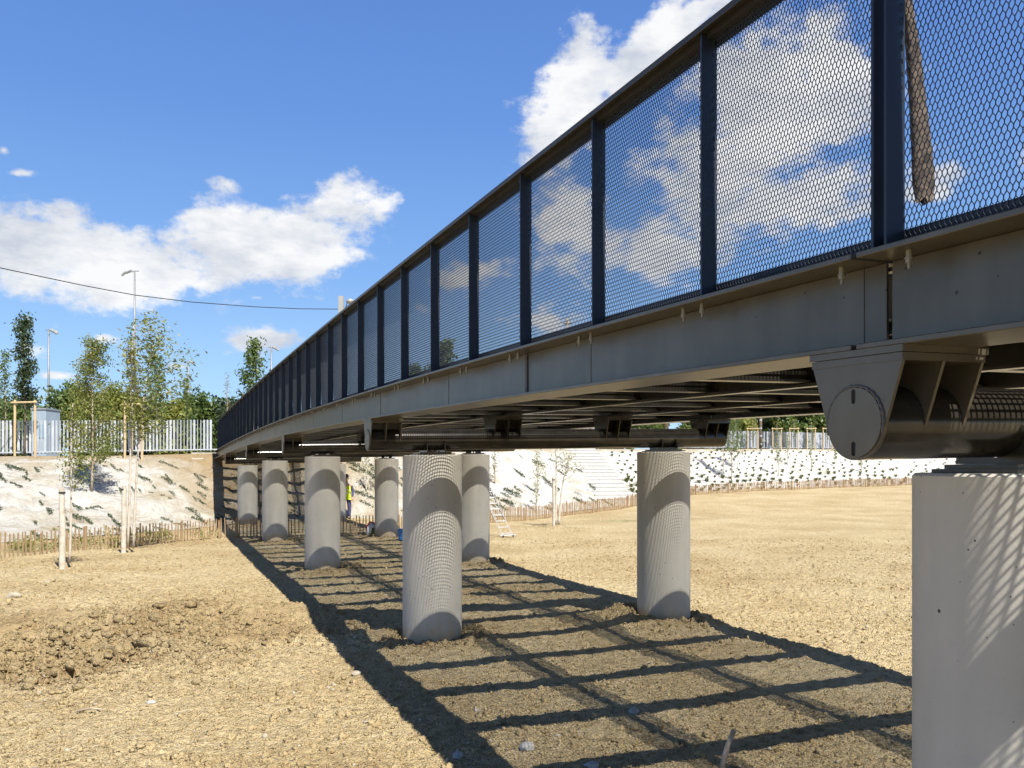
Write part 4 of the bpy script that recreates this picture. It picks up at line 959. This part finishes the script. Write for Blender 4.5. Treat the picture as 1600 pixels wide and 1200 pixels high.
mb = MB(); mb.prism([(-.14, -.12, 0), (.14, -.12, 0), (.14, .12, 0), (-.14, .12, 0)], 0, (0, 0, h)); recalc(mb.build('post', grey_stone, root))
mb = MB(); mb.tube([(.14, -.15, h - .95), (.3, -.2, h - .7), (.42, -.25, h - .45)], .035, 8); mb.build('lamp_arm', lamp_grey, root)
mb = MB(); vs = []
for k in range(9):
    t = k / 8; ww = .16 * math.sin(math.pi * (t * .8 + .15)); vs.append(((.36 + t * .45), ww))
mb.tube([(x_, -.28, h - .40 + .26 * (x_ - .36)) for x_, w_ in vs], [w_ for x_, w_ in vs], 12); o = mb.build('lamp_head', lamp_head, root, True)
p = px(887, 560, 60); p.z = 3.5; root = empty('lamp_post', p, 0, 'short post with crossarms seen through the mesh above the girder', 'lamp post'); h = top_of(497, 60) - 3.5
mb = MB(); mb.tube([(0, 0, 0), (0, 0, h)], [.1, .07], 8); mb.build('pole', wood_pale, root); mb = MB(); mb.tube([(-.3, 0, h - .4), (.3, 0, h - .4)], .05, 6); mb.build('crossarm', dark_bark, root)
cab = [(-420, 330, 26), (-200, 383, 30), (0, 418.5, 34), (130, 446, 38), (210, 461, 40.5), (300, 472, 43), (400, 479.5, 46), (470, 482.5, 48), (528, 483, 50)]
mb = MB(); mb.tube([px(*c_) for c_ in cab], .022, 6); tag(mb.build('overhead_cable', black, None, True), 'sagging black overhead cable crossing the sky to the concrete pole', 'cable')
# dark banded pole on the right
p = px(1188, 702, 77); root = empty('banded_pole', p, 0, 'dark pole wound with pale bands before the right fence', 'pole'); h = 62 * 77 / F
mb = MB(); mb.tube([(0, 0, -.3), (.02, 0, h * .5), (.05, 0, h)], .13, 12); mb.build('post', dark_bark, root, True)
mb = MB()
for k in range(5): z = h * (.12 + .2 * k); mb.tube([(.02, 0, z), (.025, 0, z + .09 + .03 * (k % 2))], .136, 12)
mb.build('pale_band', fence_white, root)
# pale site cabin behind the left fence
p = px(60, 705, 50); p.z = 2.85; root = empty('site_cabin', p, 0, 'pale blue site cabin behind the left slatted fence', 'cabin'); hh = top_of(640, 50) - 2.85
mb = MB(); mb.box(-.42, .44, 0, 1.6, 0, hh); bevel(mb.build('wall', mat('cabin_blue', (.28, .35, .43), (.33, .40, .48), 2), root), .03); mb = MB(); mb.box(-.46, .48, -.05, 1.65, hh + .002, hh + .09); mb.build('roof', lamp_head, root); mb = MB(); mb.box(-.1, .35, -.03, -.002, 1.1, 1.9); mb.build('window', mat('cabin_glass', (.2, .3, .4), rough=.1), root)

# ------------------------------------------------------------------ ladder, tools, worker
root = empty('ladder', (0, 0, 0), 0, 'aluminium extension ladder leaning behind the column in the middle distance', 'ladder')
A = gp(794, 838, -.1); Bt = px(766, 778, A.y + 1.0); root.location = A; d = Bt - A; d = d * 1.25; sdv = Vector((.17, .05, 0))
for s in (-1, 1):
    mb = MB(); q = [sdv * s + Vector((-.012, -.03, 0)), sdv * s + Vector((.012, -.03, 0)), sdv * s + Vector((.012, .03, 0)), sdv * s + Vector((-.012, .03, 0))]; mb.prism(q, 0, d); recalc(mb.build('rail', alu, root))
    mb = MB(); q = [sdv * s * .8 + Vector((-.012, .04, 0)) + d * .35, sdv * s * .8 + Vector((.012, .04, 0)) + d * .35, sdv * s * .8 + Vector((.012, .09, 0)) + d * .35, sdv * s * .8 + Vector((-.012, .09, 0)) + d * .35]; mb.prism(q, 0, d * .7); recalc(mb.build('rail', alu, root))
    mb = MB(); mb.box(sdv.x * s - .03, sdv.x * s + .03, sdv.y * s - .06, sdv.y * s + .06, -.02, .04); mb.build('foot', black, root)
for k in range(8):
    c_ = d * (.06 + k * .125); mb = MB(); mb.tube([c_ - sdv, c_ + sdv], .016, 8); mb.build('rung', alu, root)
mb = MB(); c_ = d * .02; mb.tube([c_ - sdv * 1.5, c_ + sdv * 1.5], .025, 8); mb.build('base_bar', alu, root)
# bucket and bag by the third right column
p = gp(629, 843, -.08); root = empty('bucket', p, 0, 'blue bucket half hidden beside the large middle column', 'bucket')
mb = MB(); n = 24; pr = [(.13, 0), (.165, .32), (.175, .33), (.17, .345)]; vs = [(r_ * math.cos(6.2832 * j / n), r_ * math.sin(6.2832 * j / n), z) for r_, z in pr for j in range(n)]
mb.add(vs, [(i * n + j, i * n + (j + 1) % n, (i + 1) * n + (j + 1) % n, (i + 1) * n + j) for i in range(3) for j in range(n)] + [tuple(range(n))[::-1], tuple(range(3 * n, 4 * n))]); mb.build('body', blue, root, False)
mb = MB(); mb.tube([(.17 * math.cos(q), 0, .34 + .15 * math.sin(q)) for q in np.linspace(0, math.pi, 14)], .006, 6); mb.build('handle', galv, root)
mb = MB(); mb.tube([(.0, .0, .2), (-.22, -.1, .62)], .018, 8); o = mb.build('tool_handle', wood_pale, None); o.location = p; tag(o, 'thin wooden tool handle sticking out of the blue bucket', 'tool')
p = gp(581, 836, -.08); root = empty('work_bag', p, 0, 'white and dark red work bag on the soil left of a column', 'bag')
mb = MB(); n = 16; pr = [(.15, 0), (.19, .12), (.18, .3), (.10, .42), (.03, .45)]
mb.add([(r_ * 1.15 * math.cos(6.2832 * j / n), r_ * .8 * math.sin(6.2832 * j / n) * (1 + .1 * math.sin(j * 2.3 + z * 9)), z) for r_, z in pr for j in range(n)], [(i * n + j, i * n + (j + 1) % n, (i + 1) * n + (j + 1) % n, (i + 1) * n + j) for i in range(4) for j in range(n)] + [tuple(range(4 * n, 5 * n))]); mb.build('body', white_p, root, True)
mb = MB(); mb.tube([(-.16, -.06, .1), (-.17, -.12, .28), (-.05, -.14, .47), (.08, -.12, .44), (.15, -.1, .3)], .022, 8); mb.build('strap', red_p, root, True)
mb = MB(); mb.tube([(.08, -.17, .0), (.1, -.19, .14), (.09, -.17, .26)], [.07, .09, .06], 10); mb.build('pocket', mat('olive_cloth', (.16, .15, .05), rough=.9), root, True)
# worker behind the fence
def skin_obj(name, verts, edges, radii, m, parent, sub=2):
    me = bpy.data.meshes.new(name); me.from_pydata(verts, edges, []); o = bpy.data.objects.new(name, me); C.objects.link(o); o.parent = parent
    md = o.modifiers.new('skin', 'SKIN'); md.use_smooth_shade = True
    if not me.skin_vertices: me.skin_vertices.new()
    for k, r_ in enumerate(radii): me.skin_vertices[0].data[k].radius = r_ if hasattr(r_, '__len__') else (r_, r_)
    me.skin_vertices[0].data[0].use_root = True
    o.modifiers.new('sub', 'SUBSURF').render_levels = sub; o.modifiers['sub'].levels = 1; me.materials.append(m); return o
p = px(541.0, 812, 38); root = empty('person', p, R(15), 'worker in yellow safety vest and navy trousers standing behind the fence', 'person')
root.scale = (1.1, 1.1, 1.1)
bv = [(0, 0, .95), (0, 0, 1.15), (0, .01, 1.40), (0, 0, 1.50), (0, -.02, 1.60), (0, -.02, 1.72), (0, -.01, 1.80),
      (.10, 0, .90), (.13, .02, .50), (.12, .05, .10), (.12, -.10, .04), (-.10, 0, .90), (-.13, -.06, .50), (-.14, 0, .10), (-.14, -.15, .04),
      (.20, .01, 1.43), (.27, .03, 1.15), (.24, -.12, .93), (-.20, .01, 1.43), (-.28, .02, 1.15), (-.25, -.14, .95)]
be = [(0, 1), (1, 2), (2, 3), (3, 4), (4, 5), (5, 6), (0, 7), (7, 8), (8, 9), (9, 10), (0, 11), (11, 12), (12, 13), (13, 14), (2, 15), (15, 16), (16, 17), (2, 18), (18, 19), (19, 20)]
brd = [(.15, .11), (.14, .10), (.16, .11), .06, .055, (.085, .10), (.07, .085), .09, .065, .045, (.045, .05), .09, .065, .045, (.045, .05), .055, .045, .03, .055, .045, .03]
skin_obj('body', bv, be, brd, skin, root)
# hands
for s, hx, hy in ((1, .24, -.12), (-1, -.25, -.14)):
    hv = [(hx, hy, .95), (hx, hy - .03, .87)]; he = [(0, 1)]; hr = [.03, .035]
    for f_ in range(5):
        ox = (f_ - 2) * .017 * s; i0 = len(hv); ln = (.055, .075, .08, .072, .055)[f_]; hv += [(hx + ox, hy - .04, .85 if f_ else .89), (hx + ox * 1.15, hy - .06, .85 - ln * .5), (hx + ox * 1.1, hy - .05, .85 - ln)]; he += [(1, i0), (i0, i0 + 1), (i0 + 1, i0 + 2)]; hr += [.010, .009, .008]
    skin_obj('hand', hv, he, hr, skin, root, 1)
skin_obj('trousers', [bv[0], (0, 0, 1.02), bv[7], bv[8], (.12, .05, .12), bv[11], bv[12], (-.14, 0, .12)], [(0, 1), (0, 2), (2, 3), (3, 4), (0, 5), (5, 6), (6, 7)], [(.165, .125), (.16, .12), .105, .085, .075, .105, .085, .075], navy, root)
vest = skin_obj('vest', [(0, 0, 1.0), (0, 0, 1.15), (0, .01, 1.38), (0, 0, 1.46), (.17, .01, 1.42), (-.17, .01, 1.42), (0, 0, .93)], [(6, 0), (0, 1), (1, 2), (2, 3), (2, 4), (2, 5)], [(.19, .15), (.18, .14), (.18, .13), (.10, .08), .08, .08, (.18, .145)], hiviz, root)
skin_obj('sleeves', [bv[15], bv[16], bv[17], bv[18], bv[19], bv[20]], [(0, 1), (1, 2), (3, 4), (4, 5)], [.068, .058, .045] * 2, navy, root)
for z in (1.06, 1.2):
    mb = MB(); n = 28
    mb.add([(.186 * math.cos(6.2832 * j / n), .152 * math.sin(6.2832 * j / n), z + dz) for dz in (0, .05) for j in range(n)], [(j, (j + 1) % n, n + (j + 1) % n, n + j) for j in range(n)]); o = mb.build('reflective_band', reflect, vest, True)
for x_, y_ in ((.12, 0), (-.14, -.05)):
    mb = MB(); mb.tube([(x_, y_ + .09, .05), (x_, y_ + .02, .06), (x_, y_ - .08, .045), (x_, y_ - .17, .03)], [.045, .055, .05, .03], 10); mb.build('boot', black, root, True)
hair = mat('brown_hair', (.05, .03, .02), rough=.8)
mb = MB(); mb.tube([(0, .0, 1.76), (0, -.01, 1.80), (0, -.01, 1.86), (0, -.01, 1.89)], [.105, .108, .08, .02], 16); mb.build('hair', hair, root, True)
mb = MB(); mb.tube([(0, -.12, 1.70), (0, -.145, 1.675), (0, -.12, 1.665)], [.012, .018, .01], 8); mb.tube([(-.03, -.105, 1.63), (.03, -.105, 1.63)], .008, 6)
for s in (-1, 1): mb.tube([(.085 * s, 0, 1.66), (.10 * s, .01, 1.70), (.085 * s, .01, 1.73)], [.012, .02, .012], 8)
mb.build('face', skin, root, True)
mb = MB()
for s in (-1, 1): mb.tube([(.035 * s - .012, -.112, 1.72), (.035 * s + .012, -.112, 1.72)], .008, 6)
mb.build('eyes', black, root, True)

# ------------------------------------------------------------------ stones, stick
def stone(x, y, s, label, m, seed, group='single stones lying on the soil'):
    r = random.Random(seed); bm = bmesh.new(); bmesh.ops.create_icosphere(bm, subdivisions=3, radius=1)
    pl = [Vector((r.gauss(0, 1), r.gauss(0, 1), r.gauss(0, 1))).normalized() for _ in range(9)]
    for v in bm.verts:
        q = v.co.copy(); f = min([1] + [.80 / max(.2, q.dot(n_)) for n_ in pl]); v.co = q * f; v.co = Vector((v.co.x * s * 1.3, v.co.y * s, v.co.z * s * .75))
    me = bpy.data.meshes.new('stone'); bm.to_mesh(me); bm.free(); o = bpy.data.objects.new('stone', me); C.objects.link(o); me.materials.append(m)
    p = gp(x, y); o.location = (p.x, p.y, gz1(p.x, p.y) + s * .28); o.rotation_euler = (0, 0, r.uniform(0, 3)); tag(o, label, 'stone', group)
stone(990, 1108, .055, 'angular grey stone in the shaded grid right of the middle column', grey_stone, 1)
stone(823, 1170, .06, 'flat grey stone at the bottom of the photo under the deck', grey_stone, 2)
stone(274, 1046, .065, 'rounded ochre lump in the sunny soil below the dug pit', clod_m, 3)
stone(393, 1138, .055, 'rounded ochre lump in the sunny foreground left of the shadow edge', clod_m, 4)
stone(557, 1050, .045, 'rounded pale stone on the edge of the bridge shadow', stone_m, 5)
stone(236, 1088, .04, 'small pale grey stone in the sunny foreground', grey_stone, 6)
stone(22, 930, .10, 'long pale flat stone at the left edge above the dug pit', stone_m, 7)
stone(74, 903, .05, 'small white stone before the stake at lower left', stone_m, 8)
stone(715, 1183, .045, 'pale grey stone at the bottom edge in the shadow', grey_stone, 9)
stone(925, 1200, .05, 'grey stone at the bottom edge below the deck shadow', grey_stone, 10)
p = gp(1122, 1200); mb = MB(); e = px(1147, 1140, p.y + .06) - p
mb.tube([(-.03, 0, -.25), tuple(e * .5 + Vector((.004, 0, 0))), tuple(e * .98), tuple(e)], [.022, .021, .02, .012], 10)
o = mb.build('wooden_stick', bark, None, True); o.location = p; tag(o, 'weathered wooden stick poking from the soil at the bottom of the photo', 'stick')
mb = MB(); mb.tube([(0, 0, .03), (.12, .03, .05), (.25, .02, .04)], [.012, .01, .005], 6); o = mb.build('dry_twig', bark, None, True); p = gp(120, 1108); p.z = gz1(p.x, p.y); o.location = p; tag(o, 'short dry twig on the sunny soil at lower left', 'twig')
